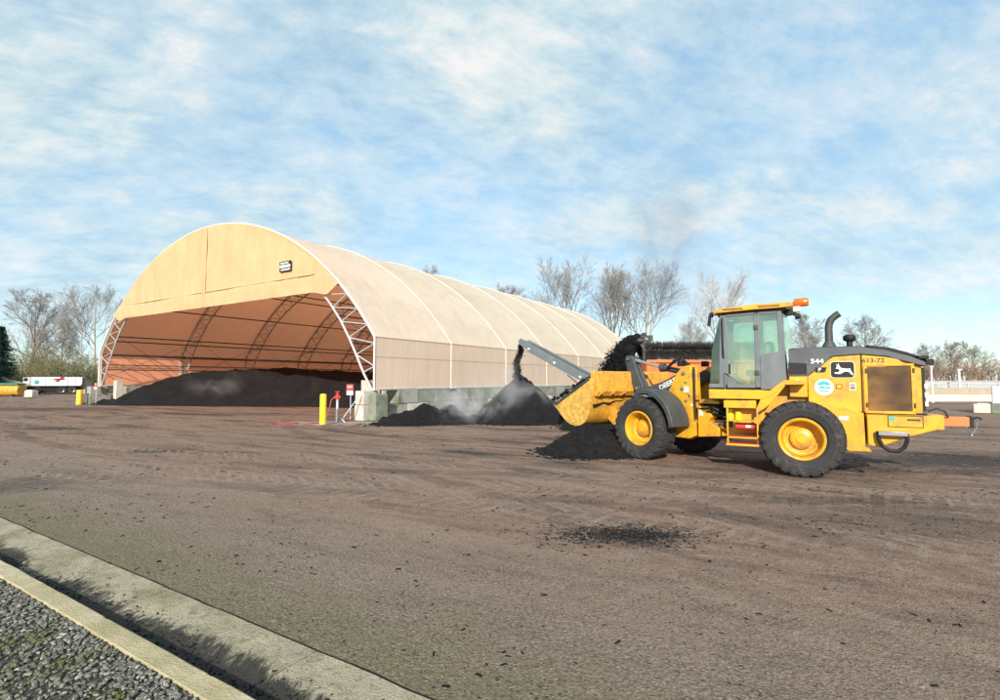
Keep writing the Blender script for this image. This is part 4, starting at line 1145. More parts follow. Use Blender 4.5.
# inside: seat, console, wheel
mb = MB(); mb.box((-.72, 0, 2.05), (.5, .5, .14)); mb.box((-.93, 0, 2.42), (.14, .48, .66), (0, R(-8), 0)); mb.box((-.72, 0, 1.86), (.34, .34, .28)); mb.build('seat', M['seat'], cab, bevel=.05, seg=3)
mb = MB(); mb.box((-.95, .08, 2.53), (.17, .40, .28), (0, R(-8), 0)); mb.build('teal_reflection_block', M['teal'], cab, bevel=.05, seg=3)  # added block on the seat back, standing in for a teal window reflection
mb = MB(); mb.tube([(.02, 0, 1.8), (-.12, 0, 2.32)], .04, 8); mb.build('steering_column', M['black'], cab)
mb = MB(); ring = []
for k in range(25):
    a = 2*math.pi*k/24; ring.append((-.14 + .09*math.cos(a)*.6, .2*math.sin(a), 2.36 + .2*math.cos(a)*.45))
mb.tube(ring, .016, 6); mb.build('steering_wheel', M['black'], cab)
mb = MB(); mb.box((-.5, 0, 1.72), (1.3, 1.38, .04)); mb.build('cab_floor', M['black'], cab)
# platform, fender, steps (left and right)
for s in (1, -1):
    pf = MB()
    a, b = sorted((s*.55, s*1.06))
    pf.prism([(.19, 1.50), (.19, 1.70), (-.80, 1.69), (-.98, 1.68), (-1.24, 1.90), (-1.61, 1.895), (-1.61, 1.81), (-1.25, 1.80), (-1.03, 1.58), (-.84, 1.50)], a, b)
    pf.prism([(-.10, 1.31), (-.10, 1.47), (-.72, 1.475), (-.72, 1.31)], a, b)
    pf.prism([(-.80, 1.50), (-1.0, 1.60), (-1.24, 1.82), (-1.26, 1.78), (-1.0, 1.42), (-.86, 1.30), (-.76, 1.22), (-.72, 1.30)], *sorted((s*.98, s*1.055)))
    pf.build('fender', Y, loader, bevel=.015)
    sp_ = MB()
    for x in (-.17, -.74):
        sp_.box((x, s*1.05, .93), (.035, .05, .78))
    sp_.box((-.45, s*1.0, .555), (.62, .26, .04)); sp_.box((-.45, s*1.0, .70), (.58, .2, .03)); sp_.box((-.45, s*1.0, 1.05), (.56, .18, .03))
    ld = sp_.build('access_ladder', Y, loader, bevel=.006)
    mb = MB(); mb.box((-.45, s*1.0, .725), (.58, .2, .02)); mb.box((-.45, s*1.0, .58), (.60, .24, .012)); mb.build('tread_strip', M['red'], ld)
    mb = MB(); mb.box((-.55, s*.60, 1.05), (.62, .35, .52)); mb.build('side_tank', Y, loader, bevel=.03)
    mb = MB(); mb.tube([(-.32, s*.88, .92), (-.76, s*.88, .92)], .072, 12); mb.lathe([(.074, 0), (.074, .02)], o=(-.5, s*.88, .92), axis='X', seg=12); q = mb.build('fire_extinguisher', M['red'], loader)
    mb = MB(); mb.box((-.56, s*.957, .93), (.10, .004, .05)); mb.build('sticker', M['white'], q)
    mb = MB(); mb.tube([(-.20, s*.75, 1.28), (-.20, s*.75, 1.02)], .06, 10); mb.tube([(-.36, s*.80, 1.24), (-.36, s*.80, 1.05)], .07, 10); mb.build('hydraulic_filter', M['black'] if s < 0 else M['bollard'], loader)
# articulation joint and steering cylinders (black hoses)
mb = MB(); mb.tube([(0, 0, .55), (0, 0, 1.5)], .12, 14); mb.box((.0, 0, 1.42), (.5, .5, .08)); mb.box((0, 0, .64), (.5, .5, .1)); mb.build('articulation_joint', M['soot'], loader, bevel=.01)
for s in (1, -1):
    p1 = FT @ Vector((.45, s*.50, .93)); p0 = Vector((-.62, s*.50, .90))
    dv = (p1-p0)
    mb = MB(); mb.tube([p0, p0 + dv*.55], .055, 12); q = mb.build('steering_cylinder', M['grey'], loader)
    mb = MB(); mb.tube([p0 + dv*.55, p1], .028, 10); mb.build('rod', M['chrome'], q)
mb = MB()
rh = random.Random(2)
for i in range(9):
    yy = .15 + .05*i; z = 1.15 + .03*rh.uniform(-3, 6)
    p1 = FT @ Vector((.5, yy*.9, z))
    mb.tube([p1, (.15, yy+.1, z+.06), (-.05, yy+.12, z-.05), (-.3, yy, z-.1)], .022, 6)
mb.build('hydraulic_hoses', M['black'], loader)

# -- front frame (all in the turned frame)
def F(): return MB(FT)
tw = F()
tower = [(.88, 2.07), (.72, 2.22), (.50, 2.25), (.44, 1.46), (.40, .62), (.55, .54), (.86, .54), (1.9, .58), (1.9, 1.0), (1.3, 1.35), (1.05, 1.75)]
for a, b in ((.44, .56), (-.56, -.44)): tw.prism(tower, a, b)
tw.prism([(.43, 1.42), (.36, 1.42), (.36, .62), (.40, .58), (.50, .58), (.50, 1.42)], -.43, .43)
tw.prism([(.52, 2.25), (.43, 2.24), (.36, 2.14), (.34, 1.44), (.44, 1.44), (.50, 1.8)], .40, .53)
tw.prism([(.52, 2.25), (.43, 2.24), (.36, 2.14), (.34, 1.44), (.44, 1.44), (.50, 1.8)], -.53, -.40)
tw.prism([(.6, .66), (1.9, .66), (1.9, .95), (.6, 1.2)], -.43, .43)
tw.prism([(.33, 1.30), (.05, 1.30), (-.02, 1.08), (.08, .96), (-.20, .84), (-.24, .66), (.33, .60)], .30, .56)
tw.prism([(.33, 1.30), (.05, 1.30), (-.02, 1.08), (.08, .96), (-.20, .84), (-.24, .66), (.33, .60)], -.56, -.30)
tw.prism([(.33, 1.46), (-.18, 1.42), (-.18, 1.36), (.33, 1.36)], -.5, .5)
two = tw.build('front_frame', Y, loader, bevel=.012)
mb = F()
for x, z, r_ in ((.68, 2.06, .05), (.62, 1.86, .03), (.72, 1.70, .045), (.52, 1.55, .03), (.62, 1.42, .035)):
    mb.lathe([(r_, .555), (r_, .59), (r_*.6, .60), (0, .60)], o=(x, 0, z), axis='Y', seg=14)
mb.build('pin', M['steel'], two)
mb = F(); mb.box((.62, .563, 1.68), (.14, .008, .15)); mb.box((.24, .563, 1.15), (.10, .008, .13)); mb.box((.48, .563, 1.32), (.07, .008, .06)); mb.build('sticker', M['cream'], two)
mb = F(); mb.tube([(.30, .2, .6), (.30, .2, 1.4)], .03, 6); mb.tube([(.38, .60, 2.2), (.36, .62, 1.5), (.34, .62, 1.0)], .022, 6); mb.tube([(.72, .3, 2.2), (.95, .32, 2.36), (1.2, .25, 2.33), (1.42, .2, 2.20)], .03, 6); mb.tube([(.70, .2, 2.2), (.95, .24, 2.42), (1.25, .15, 2.38), (1.5, .1, 2.2)], .03, 6); mb.build('hydraulic_hoses', M['black'], two)
ax = F(); ax.tube([(1.515, -.75, .74), (1.515, .75, .74)], [.2, .2], 14); ax.lathe([(0, -.35), (.24, -.3), (.30, 0), (.24, .3), (0, .35)], o=(1.515, 0, .74), axis='Y', seg=20)
ax.build('front_axle', Y, loader)
# front fenders
for s in (1, -1):
    fd = F()
    outer = [(1.58, 1.58), (1.40, 1.665), (1.22, 1.685), (1.04, 1.64), (.88, 1.55), (.73, 1.42), (.61, 1.25), (.53, 1.05), (.49, .84)]
    inner = [(.545, .82), (.58, 1.03), (.655, 1.215), (.77, 1.375), (.91, 1.495), (1.06, 1.58), (1.22, 1.62), (1.39, 1.605), (1.56, 1.53)]
    a, b = sorted((s*.62, s*1.27))
    fd.prism(outer + inner, a, b)
    # side lip, wider towards the bottom
    lip = outer + [(.60, .81), (.64, 1.01), (.71, 1.18), (.82, 1.33), (.95, 1.45), (1.08, 1.535), (1.22, 1.575), (1.38, 1.57), (1.55, 1.51)]
    fd.prism(lip, *sorted((s*1.235, s*1.265)))
    fd.build('fender', M['grey'], loader, bevel=.02)
# lift arms
la = F()
arm = [(.60, 2.06), (.72, 2.16), (.95, 2.06), (1.4, 1.86), (1.9, 1.72), (2.25, 1.48), (2.75, .98), (2.95, .95), (3.0, .80), (2.8, .72), (2.55, .80), (2.1, 1.18), (1.75, 1.42), (1.25, 1.56), (.85, 1.78), (.62, 1.90)]
for a, b in ((.34, .425), (-.425, -.34)): la.prism(arm, a, b)
la.tube([(2.05, -.6, 1.50), (2.05, .6, 1.50)], .13, 14)
lao = la.build('lift_arms', M['grey'], loader, bevel=.012)
text_mesh('DEERE', .17, FT @ Matrix.Translation(Vector((0, 0, 0))) @ side_T(1.24, .428, 1.80) @ Matrix.Rotation(R(24), 4, 'Z'), 'lettering', M['white'], lao, bold=.004, xs=1.1)
mb = F()
for s in (-1, 1):
    mb.tube([(.9, s*.48, 1.0), (1.35, s*.5, 1.25)], .065, 12)
hl = mb.build('lift_cylinder', M['black'], loader)
mb = F()
for s in (-1, 1): mb.tube([(1.35, s*.5, 1.25), (1.95, s*.5, 1.52)], .038, 10)
mb.build('rod', M['chrome'], hl)
# bellcrank
bcrank = F()
bpoly = [(2.86, 2.50), (2.80, 2.57), (2.66, 2.56), (2.58, 2.46), (2.40, 2.02), (2.27, 1.78), (2.28, 1.62), (2.40, 1.50), (2.54, 1.56), (2.60, 1.76), (2.76, 2.05)]
bcrank.prism(bpoly, .03, .13); bcrank.prism(bpoly, -.13, -.03)
bcrank.tube([(2.72, -.17, 2.47), (2.72, .17, 2.47)], .06, 14); bcrank.tube([(2.40, -.2, 1.68), (2.40, .2, 1.68)], .09, 14)
bo = bcrank.build('bellcrank', M['grey'], loader, bevel=.012)
mb = F(); mb.tube([(2.72, .17, 2.47), (2.72, .19, 2.47)], .035, 10); mb.tube([(2.40, .2, 1.68), (2.40, .22, 1.68)], .045, 10); mb.build('pin', M['steel'], bo)
mb = F(); mb.tube([(2.40, 0, 1.55), (2.75, 0, 1.15)], .06, 10); mb.build('bucket_link', M['grey'], loader)
# tilt cylinder
mb = F(); mb.tube([(.75, 0, 2.03), (1.72, 0, 2.225)], .075, 14); mb.lathe([(.105, -.05), (.105, .05)], o=(1.68, 0, 2.215), axis='X', seg=16); mb.lathe([(0, -.06), (.11, -.06), (.11, .06), (0, .06)], o=(1.70, 0, 2.22), axis='X', seg=16); tc = mb.build('tilt_cylinder', M['grey'], loader)
mb = F(); mb.tube([(1.7, 0, 2.22), (2.70, 0, 2.46)], .042, 12); mb.build('rod', M['chrome'], tc)
# front work lamps on the tower
for s in (-1, 1):
    mb = F(); mb.box((.80, s*.48, 2.30), (.12, .2, .14)); q = mb.build('headlight', M['black'], loader, bevel=.02)
    mb = F(); mb.box((.868, s*.48, 2.30), (.012, .16, .10)); mb.build('lens', M['frontlamp'], q)
# bucket: curved shell, two side plates, ribs on the back, bolted edges
BW = 1.45
bkroot = F()
shell = [(2.70, 2.13), (2.735, 1.80), (2.775, 1.50), (2.82, 1.30), (2.89, 1.05), (2.97, .90), (3.08, .78), (3.22, .70), (3.40, .668), (3.62, .70), (3.82, .80), (4.10, 1.02), (4.40, 1.27)]
inn = []
for i, (x, z) in enumerate(shell):
    a = Vector(shell[max(i-1, 0)]); b = Vector(shell[min(i+1, len(shell)-1)]); t_ = (b-a).normalized()
    nrm = Vector((-t_.y, t_.x))
    inn.append((x + nrm.x*.03, z + nrm.y*.03))
if inn[5][1] < shell[5][1]: inn = [(2*s_[0]-i_[0], 2*s_[1]-i_[1]) for s_, i_ in zip(shell, inn)]
bkroot.prism(shell + inn[::-1], -BW, BW)
bko = bkroot.build('bucket', M['yellow_worn'], loader, ang=25)
side = shell[:] + [(4.36, 1.31), (4.17, 1.22), (3.5, 1.58), (2.88, 1.93), (2.80, 2.13)]
for s in (1, -1):
    mb = F(); mb.prism(side, *sorted((s*BW, s*(BW+.035)))); mb.build('side_plate', M['bucket_side'], bko, bevel=.008)
mb = F()
mb.prism([(2.60, 1.60), (2.66, 2.10), (2.705, 2.13), (2.735, 1.82), (2.775, 1.52)], -BW+.02, BW-.02)   # box section on the back
mb.prism([(2.68, 1.48), (2.60, 1.60), (2.78, 1.50)], -BW+.02, BW-.02)
mb.build('back_box', M['yellow_worn'], bko, bevel=.008)
for y in (-1.40, -.92, -.50, .02, .50, .92, 1.34):
    mb = F(); mb.prism([(2.53, 1.56), (2.60, 2.06), (2.70, 2.12), (2.72, 1.7), (2.70, 1.46)], y-.018, y+.018); mb.build('rib', M['yellow_worn'], bko, bevel=.004)
for y in (-.62, .62):
    mb = F(); mb.prism([(2.55, .98), (2.98, 1.25), (3.0, .85), (2.80, .70), (2.6, .72)], y-.06, y+.06); mb.build('hinge_ear', M['yellow_worn'], bko, bevel=.01)
mb = F()
mb.prism([(4.06, .985), (4.42, 1.275), (4.43, 1.30), (4.40, 1.30), (4.04, 1.015)], -BW-.04, BW+.04)
for s in (1, -1):
    y0, y1 = sorted((s*(BW-.02), s*(BW+.06)))
    mb.prism([(4.42, 1.28), (4.38, 1.35), (4.17, 1.27), (3.5, 1.63), (2.90, 1.97), (2.86, 1.90), (3.5, 1.555), (4.17, 1.19)], y0, y1)
mb.build('cutting_edge', M['soot'], bko, bevel=.006)
mb = F()
rk = random.Random(8)
for i in range(70):                               # mulch stuck along the rim
    q = rk.random()
    x, z = (4.40 + (2.88-4.40)*q, 1.31 + (1.95-1.31)*q)
    mb.blob((x + rk.uniform(-.03, .03), 1.44 + rk.uniform(-.06, .05), z + rk.uniform(-.02, .05)), rk.uniform(.015, .055), 1, .6)
mb.build('stuck_mulch', M['mulch'], bko, recalc=False, ang=180)
# load in the bucket
mb = F(); vs = []; fs = []
N1, N2 = 18, 40
for i in range(N1+1):
    for k in range(N2+1):
        x = 2.80 + 1.40*i/N1; y = -1.42 + 2.84*k/N2
        zz_ = 1.55 - (x-2.8)*.32 + .10*fbm(Vector((x*2, y*2, 3))) - .18*(2*abs(y)/2.84)**4
        vs.append((x, y, zz_ - (.25 if i in (0, N1) else 0)))
for i in range(N1):
    for k in range(N2): fs.append((i*(N2+1)+k, (i+1)*(N2+1)+k, (i+1)*(N2+1)+k+1, i*(N2+1)+k+1))
mb.add(vs, fs)
lo = mb.build('mulch_load', M['mulch'], recalc=False, ang=180); lo.location = PIV; lo.rotation_euler = (0, 0, R(150))
tag(lo, 'load of dark mulch lying inside the loader bucket', 'mulch load')

# ------------------------------------------------------------------ trommel screen behind the loader
tm = empty('screening_machine', (7.9, 20.6, 0), R(4))
tag(tm, 'orange screening machine with a long black brush roller behind the loader', 'screening machine')
mb = MB()
mb.box((0, 0, .95), (5.6, 1.5, .28)); mb.box((-2.6, -.5, .45), (.14, .14, .9)); mb.box((2.4, -.5, .45), (.14, .14, .9)); mb.box((-2.6, .5, .45), (.14, .14, .9)); mb.box((2.4, .5, .45), (.14, .14, .9))
mb.build('chassis', M['soot'], tm, bevel=.02)
mb = MB()
mb.prism([(-2.45, 1.10), (-2.45, 2.55), (-2.35, 2.62), (2.7, 2.62), (2.7, 1.10)], -.95, -.88); mb.prism([(-2.45, 1.10), (-2.45, 2.62), (2.7, 2.62), (2.7, 1.10)], .88, .95)
mb.box((-2.42, 0, 1.85), (.08, 1.76, 1.5)); mb.box((2.67, 0, 1.85), (.08, 1.76, 1.5))
for x in (-2.2, -1.25, -.3, .65, 1.6, 2.5): mb.box((x, -.98, 1.86), (.09, .07, 1.5))
mb.box((.1, -.99, 2.60), (5.2, .10, .10)); mb.box((.1, -.99, 1.14), (5.2, .10, .10))
bdy = mb.build('body', M['orange'], tm, bevel=.012)
mb = MB(); mb.lathe([(.55, -2.3), (.72, -2.3), (.72, 2.5), (.55, 2.5)], o=(0, .1, 1.85), axis='X', seg=28); mb.build('drum', M['steel'], tm)
mb = MB(); mb.tube([(-2.5, -.55, 3.02), (2.7, -.55, 3.02)], .10, 12); shaft = mb.build('brush_shaft', M['soot'], tm)
mb = MB(); rb_ = random.Random(5)
for i in range(9000):
    x = rb_.uniform(-2.4, 2.65); a = rb_.random()*6.283; L_ = rb_.uniform(.30, .40); da = rb_.gauss(0, .05); dx = rb_.gauss(0, .02)
    c1, s1 = math.cos(a), math.sin(a); c2, s2 = math.cos(a+da), math.sin(a+da)
    p = Vector((x, -.55 + .08*c1, 3.02 + .08*s1)); q = Vector((x+dx, -.55 + L_*c2, 3.02 + L_*s2))
    wv = Vector((.007, 0, 0)); n_ = Vector((0, -s1, c1))*.006
    mb.add([p-wv, p+wv, q+wv*.5, q-wv*.5], [(0, 1, 2, 3)])
mb.build('bristles', M['bristle'], shaft, smooth=False, recalc=False)
mb = MB()
for x in (-2.45, 2.65): mb.box((x, -.55, 2.85), (.08, .12, .55)); mb.box((x, -.2, 2.75), (.08, .8, .08))
mb.build('brush_bracket', M['soot'], tm, bevel=.01)
mb = MB(); mb.box((-.5, -1.0, 1.9), (1.2, .02, .5)); mb.build('side_door', M['orange'], bdy, bevel=.01)
# overs conveyor head, black frame with pouring mulch
oc_ = empty('discharge_conveyor', (5.55, 20.4, 0), 0); tag(oc_, 'short black conveyor head pouring a thick dark stream of mulch over the loader bucket', 'conveyor')
mb = MB()
for y in (-.5, .5):
    mb.prism([(.75, 1.5), (.95, 1.5), (.15, 3.42), (-.12, 3.55), (-.30, 3.45), (-.18, 3.25)], y-.03, y+.03)
    mb.tube([(.5, y, 0), (.5, y, 2.6)], .05, 8)
    mb.box((.02, y*1.1, 3.56), (.36, .10, .10)); mb.box((.17, y*1.1, 3.30), (.10, .12, .55))
mb.box((.2, -.52, 3.0), (.32, .06, .42)); mb.box((.22, -.55, 3.50), (.14, .14, .22)); mb.box((-.02, -.5, 3.66), (.14, .3, .09))
mb.box((.38, -.5, 2.72), (.1, .1, .5))
mb.build('frame', M['soot'], oc_, bevel=.012)
mb = MB(); mb.tube([(-.1, -.48, 3.38), (-.1, .48, 3.38)], .14, 16); mb.build('head_roller', M['black'], oc_)
mb = MB(); mb.prism([(.80, 1.55), (.88, 1.58), (.02, 3.50), (-.10, 3.53), (-.10, 3.49), (-.01, 3.45)], -.44, .44); mb.build('belt', M['black'], oc_)
# falling mulch: one loose stream of crumbs, thrown left from the head roller
def stream(name, p0, vel, spread, n, tmax, size, lab, core=0, seed=1):
    mb = MB(); rs = random.Random(seed)
    for i in range(n):
        t_ = tmax*rs.random()**.8
        sp_ = rs.uniform(.25, 1.15)
        w_ = spread[0] + spread[1]*t_
        x = p0[0] + vel[0]*t_*sp_ + rs.gauss(0, w_*.5); y = p0[1] + vel[1]*t_ + rs.uniform(-1, 1)*spread[2]
        z = p0[2] + vel[2]*t_*sp_ - 4.9*t_*t_ + rs.gauss(0, w_*.35)
        r = size*rs.uniform(.35, 1.2)
        mb.blob((x, y, z), r, 1, .7)
    for i in range(core):
        t_ = tmax*i/core; sp_ = rs.uniform(.45, .95)
        mb.blob((p0[0] + vel[0]*t_*sp_, p0[1] + vel[1]*t_ + rs.uniform(-.7, .7)*spread[2], p0[2] + vel[2]*t_*sp_ - 4.9*t_*t_), rs.uniform(.14, .26), 2, .6)
    o = mb.build(name, M['mulch'], recalc=False, ang=180)
    return tag(o, lab, 'falling mulch')
stream('falling_mulch', (5.38, 20.4, 3.42), (-2.1, 0, .7), (.12, .16, .5), 13000, .60, .026, 'thick black stream of mulch falling above the loader bucket', core=60, seed=3)

# stacker conveyor over the cone
sc_ = empty('stacker_conveyor', (3.2, 22.3, 0), math.atan2(-2.7, 5.2))
tag(sc_, 'long grey stacker conveyor rising to the left above the mulch cone', 'conveyor')
# local x runs from the head (negative) down to the tail
def cl_(t_): return (-2.35 + 5.2*t_, 3.62 - 2.75*t_)
for s in (-1, 1):
    mb = MB(); x0, z0 = cl_(0); x1, z1 = cl_(1)
    mb.prism([(x0-.10, z0+.02), (x0+.02, z0+.12), (x1, z1+.12), (x1, z1-.30), (x0+.45, z0-.52), (x0+.0, z0-.18)], *sorted((s*.42, s*.47)))
    mb.build('side_frame', M['cabgrey'], sc_, bevel=.012)
    mb = MB()
    for t_ in (.07, .30, .52, .75):
        x, z = cl_(t_); mb.lathe([(0, 0), (.05, 0), (.05, .02), (0, .02)], o=(x+.05, -.492, z-.16), axis='Y', seg=10) if s < 0 else None
    if s < 0: mb.build('bearing', M['white'], sc_)
mb = MB(); x0, z0 = cl_(0); x1, z1 = cl_(1); mb.prism([(x0, z0+.03), (x1, z1+.03), (x1, z1-.03), (x0, z0-.03)], -.41, .41); mb.build('belt', M['black'], sc_)
mb = MB(); mb.tube([(x0+.03, -.45, z0-.06), (x0+.03, .45, z0-.06)], .12, 16); mb.build('head_roller', M['steel'], sc_)
mb = MB()
for s in (-.44, .44):
    xa, za = cl_(.42); xb, zb = cl_(.62)
    mb.tube([(xa, s, za-.35), (xb+.0, s, zb-.62)], .022, 6); mb.tube([(xb, s, zb-.62), (xb+.35, s, zb-.35)], .022, 6)
    xb, zb = cl_(.78); mb.tube([(xb, s, zb-.3), (xb+.15, s, 0)], .05, 8); mb.tube([(xb+.9, s, zb-.6), (xb+.15, s, 0)], .05, 8)
mb.build('leg_brace', M['black'], sc_)
mb = MB(); rs = random.Random(6)
for i in range(3600):
    t_ = rs.random(); z = 3.45 - 1.45*t_; x = .92 - .22*t_ + .05*math.sin(t_*9) + rs.gauss(0, .05 + .03*t_)
    mb.blob((x, 23.45 + rs.gauss(0, .12), z + rs.gauss(0, .04)), rs.uniform(.008, .028), 1, .6)
tag(mb.build('falling_mulch', M['mulch'], recalc=False, ang=180), 'thin trickle of mulch dropping from the grey stacker onto the cone', 'falling mulch')

# ------------------------------------------------------------------ steam
def steam(name, c, s, dens, noise_scale, lab, lo_=.45, hi_=.75, col=(.92, .94, .97), seed=0.0, rz=0.0):
    mb = MB(); mb.add([tuple(v) for v in ICO[3][0]], ICO[3][1])
    m, t, b = new_mat('steam_'+str(len(bpy.data.materials)))
    m.node_tree.nodes.remove(b)
    out = [n for n in t.n if n.type == 'OUTPUT_MATERIAL'][0]
    co = t.node('ShaderNodeTexCoord').outputs['Object']
    ln = t.node('ShaderNodeVectorMath', operation='LENGTH'); t.link(co, ln.inputs[0])
    fall = t.ramp(ln.outputs['Value'], [(.05, 1.0), (.95, 0.0)], 'EASE')
    n1 = t.noise(t.map(co, s, (0, 0, 0), (seed, seed*.3, 0)), noise_scale, 5, .6, .8)
    f = t.math('MULTIPLY', fall, t.ramp(n1, [(lo_, 0.0), (hi_, 1.0)]))
    pv = t.node('ShaderNodeVolumePrincipled'); pv.inputs['Color'].default_value = (*col, 1)
    pv.inputs['Anisotropy'].default_value = .1
    t.link(t.math('MULTIPLY', f, dens), pv.inputs['Density'])
    t.link(pv.outputs[0], out.inputs['Volume'])
    o = mb.build(name, m, recalc=False)
    o.location = c; o.scale = s; o.rotation_euler = (0, 0, rz)
    tag(o, lab, 'steam', kind='stuff')
    return o
steam('steam', (-1.2, 22.6, .95), (3.2, 1.3, 1.6), 2.2, .9, 'white steam drifting over the mulch cone and low spill')
steam('steam', (1.0, 23.0, 1.6), (2.0, 1.1, 1.7), 1.7, 1.0, 'thin steam around the pouring stacker', seed=4)
steam('steam', (-20.5, 37.5, 1.7), (3.0, 1.4, 1.5), .40, .7, 'faint steam over the pile inside the shed', seed=7)

steam('steam', (-22.5, 49.0, 3.0), (7.0, 3.5, 2.6), .10, .5, 'pale haze of steam against the left inside wall of the shed', lo_=.3, hi_=.7, seed=12)
steam('steam', (9.6, 29.0, 9.6), (3.4, 1.8, 7.6), .50, .5, 'faint grey steam plume rising into the sky behind the screening machine', col=(.36, .46, .58), seed=16, lo_=.36, hi_=.66)

# ------------------------------------------------------------------ trees
def tree(px, py, H, spread, lab, seed, style='vase', wood='bark', twig='twig', cat='tree', group='bare winter trees', dens=1.0, name='bare_tree', tmin=.022):
    rt = random.Random(seed)
    tk, cr_ = MB(), MB()
    def grow(p, d, L, r, lvl):
        n = (7, 6, 5, 3, 2)[lvl]
        pts = [p.copy()]; rs_ = [r]; q = p.copy(); dd = d.copy()
        up = (.10, .16, .14, .08, .05)[lvl] * (1.0 if style == 'vase' else .45)
        wob = (.05, .11, .16, .2, .25)[lvl]
        for i in range(n):
            dd = (dd + Vector((rt.gauss(0, wob), rt.gauss(0, wob), rt.gauss(0, wob*.6) + up))).normalized()
            q = q + dd*(L/n)
            pts.append(q.copy()); rs_.append(max(r*(1 - .78*(i+1)/n), tmin*.6))
        (tk if lvl <= 1 else cr_).tube(pts, rs_, (8, 6, 4, 3, 3)[lvl], cap=False)
        if lvl >= 4: return
        nc = (0, 8, 7, 6)[lvl] if lvl else 0
        if lvl == 0:
            nc = 7 if style == 'vase' else 10
        nc = max(3, int(nc*dens + rt.random()))
        for c in range(nc):
            if lvl == 0:
                f = (.30 + .68*(c/(nc-1))**.9) if style == 'vase' else (.22 + .76*c/(nc-1))
            else:
                f = .18 + .80*(c + rt.random())/nc
            f = min(f, .985); k = min(int(f*n), n-1)
            pp = pts[k].lerp(pts[k+1], f*n - k)
            ax_ = (pts[k+1]-pts[k]).normalized()
            sd = ax_.orthogonal().normalized(); sd.rotate(Matrix.Rotation(c*2.4 + rt.uniform(-.5, .5) + seed, 3, ax_))
            if lvl == 0:
                ang = rt.uniform(.38, .62)*spread if style == 'vase' else (1.15 - .65*f)*spread
                ln_ = L*((1.0 - .62*f) if style == 'vase' else (.78 - .48*f))*rt.uniform(.9, 1.12)
                rr_ = rs_[k]*.62
            else:
                ang = rt.uniform(.40, .80)
                ln_ = L*(.62 - .34*f)*rt.uniform(.8, 1.25)
                rr_ = rs_[k]*.60
            nd = (ax_*math.cos(ang) + sd*math.sin(ang)).normalized()
            grow(pp, nd, max(ln_, H*.03), max(rr_, tmin), lvl+1)
    root = empty(name, (px, py, 0)); tag(root, lab, cat, group)
    grow(Vector((0, 0, -.1)), Vector((rt.gauss(0, .03), rt.gauss(0, .03), 1)).normalized(), H*.86, H*.019, 0)
    zs = sorted(v[2] for v in cr_.v); k = H/zs[int(len(zs)*.996)]
    for mbx in (tk, cr_): mbx.v = [(x*k, y*k, z*k) for x, y, z in mbx.v]
    tk.build('trunk', M[wood], root, recalc=False, ang=60)
    cr_.build('crown', M[twig], root, recalc=False, smooth=False)
    return root
def TX(px, Yd): return (px-500)/520*Yd
def TH(py, Yd): return 1.9 + (380-py)/520*Yd
TREES = [
 # px, top py, depth, spread, style, wood, twig, label
 (32, 290, 88, 1.1, 'round', 'bark', 'twig', 'wide bare tree behind the white trailer, beside the dark fir'),
 (93, 283, 82, 1.65, 'vase', 'bark_pale_hazed', 'twig', 'big bare tree whose crown touches the left edge of the shed arch'),
 (62, 318, 98, 1.0, 'round', 'bark', 'twig', 'smaller bare tree in the gap between the two big left trees'),
 (428, 268, 105, .9, 'round', 'bark', 'twig', 'bare tree showing only its top over the shed roof near its front'),
 (506, 284, 110, .9, 'round', 'bark', 'twig', 'bare tree top peeping above the middle of the shed roof'),
 (564, 257, 104, 1.25, 'vase', 'bark', 'twig', 'tall bare tree above the back end of the shed, crown upright'),
 (611, 265, 112, .85, 'vase', 'bark', 'twig', 'slim bare tree right of the shed end, between two wider trees'),
 (647, 261, 108, 1.2, 'vase', 'bark_pale_hazed', 'twig', 'tall haze-paled forked bare tree standing above the black falling mulch'),
 (717, 270, 118, 1.2, 'vase', 'bark_pale_hazed', 'twig_hazed', 'haze-paled bare tree directly left of the loader cab'),
 (690, 316, 128, .9, 'round', 'bark_pale_hazed', 'twig_hazed', 'low haze-paled bare tree above the brush roller'),
 (806, 314, 105, .8, 'round', 'bark_pale_hazed', 'twig', 'slender bare tree behind the cab and exhaust of the loader'),
 (863, 315, 92, 1.1, 'round', 'bark', 'twig', 'bushy bare tree behind the round cap on the loader hood'),
 (925, 343, 120, 1.0, 'round', 'bark', 'twig', 'small bare tree over the rear end of the loader hood'),
 (952, 341, 125, 1.0, 'round', 'bark', 'twig_brown', 'bare tree behind the two white lamp posts'),
 (977, 341, 128, 1.0, 'round', 'bark', 'twig_olive', 'olive tinted bare tree rising over the right end of the hedge'),
]
for i, (px, py, Yd, spd, sty, wd, tg, lb) in enumerate(TREES):
    tree(TX(px, Yd), Yd, TH(py, Yd), spd, lb, 40+i, sty, wd, tg, dens=1.15, tmin=min((.00019 if tg != 'twig_hazed' else .00014)*Yd, TH(py, Yd)*.0011))
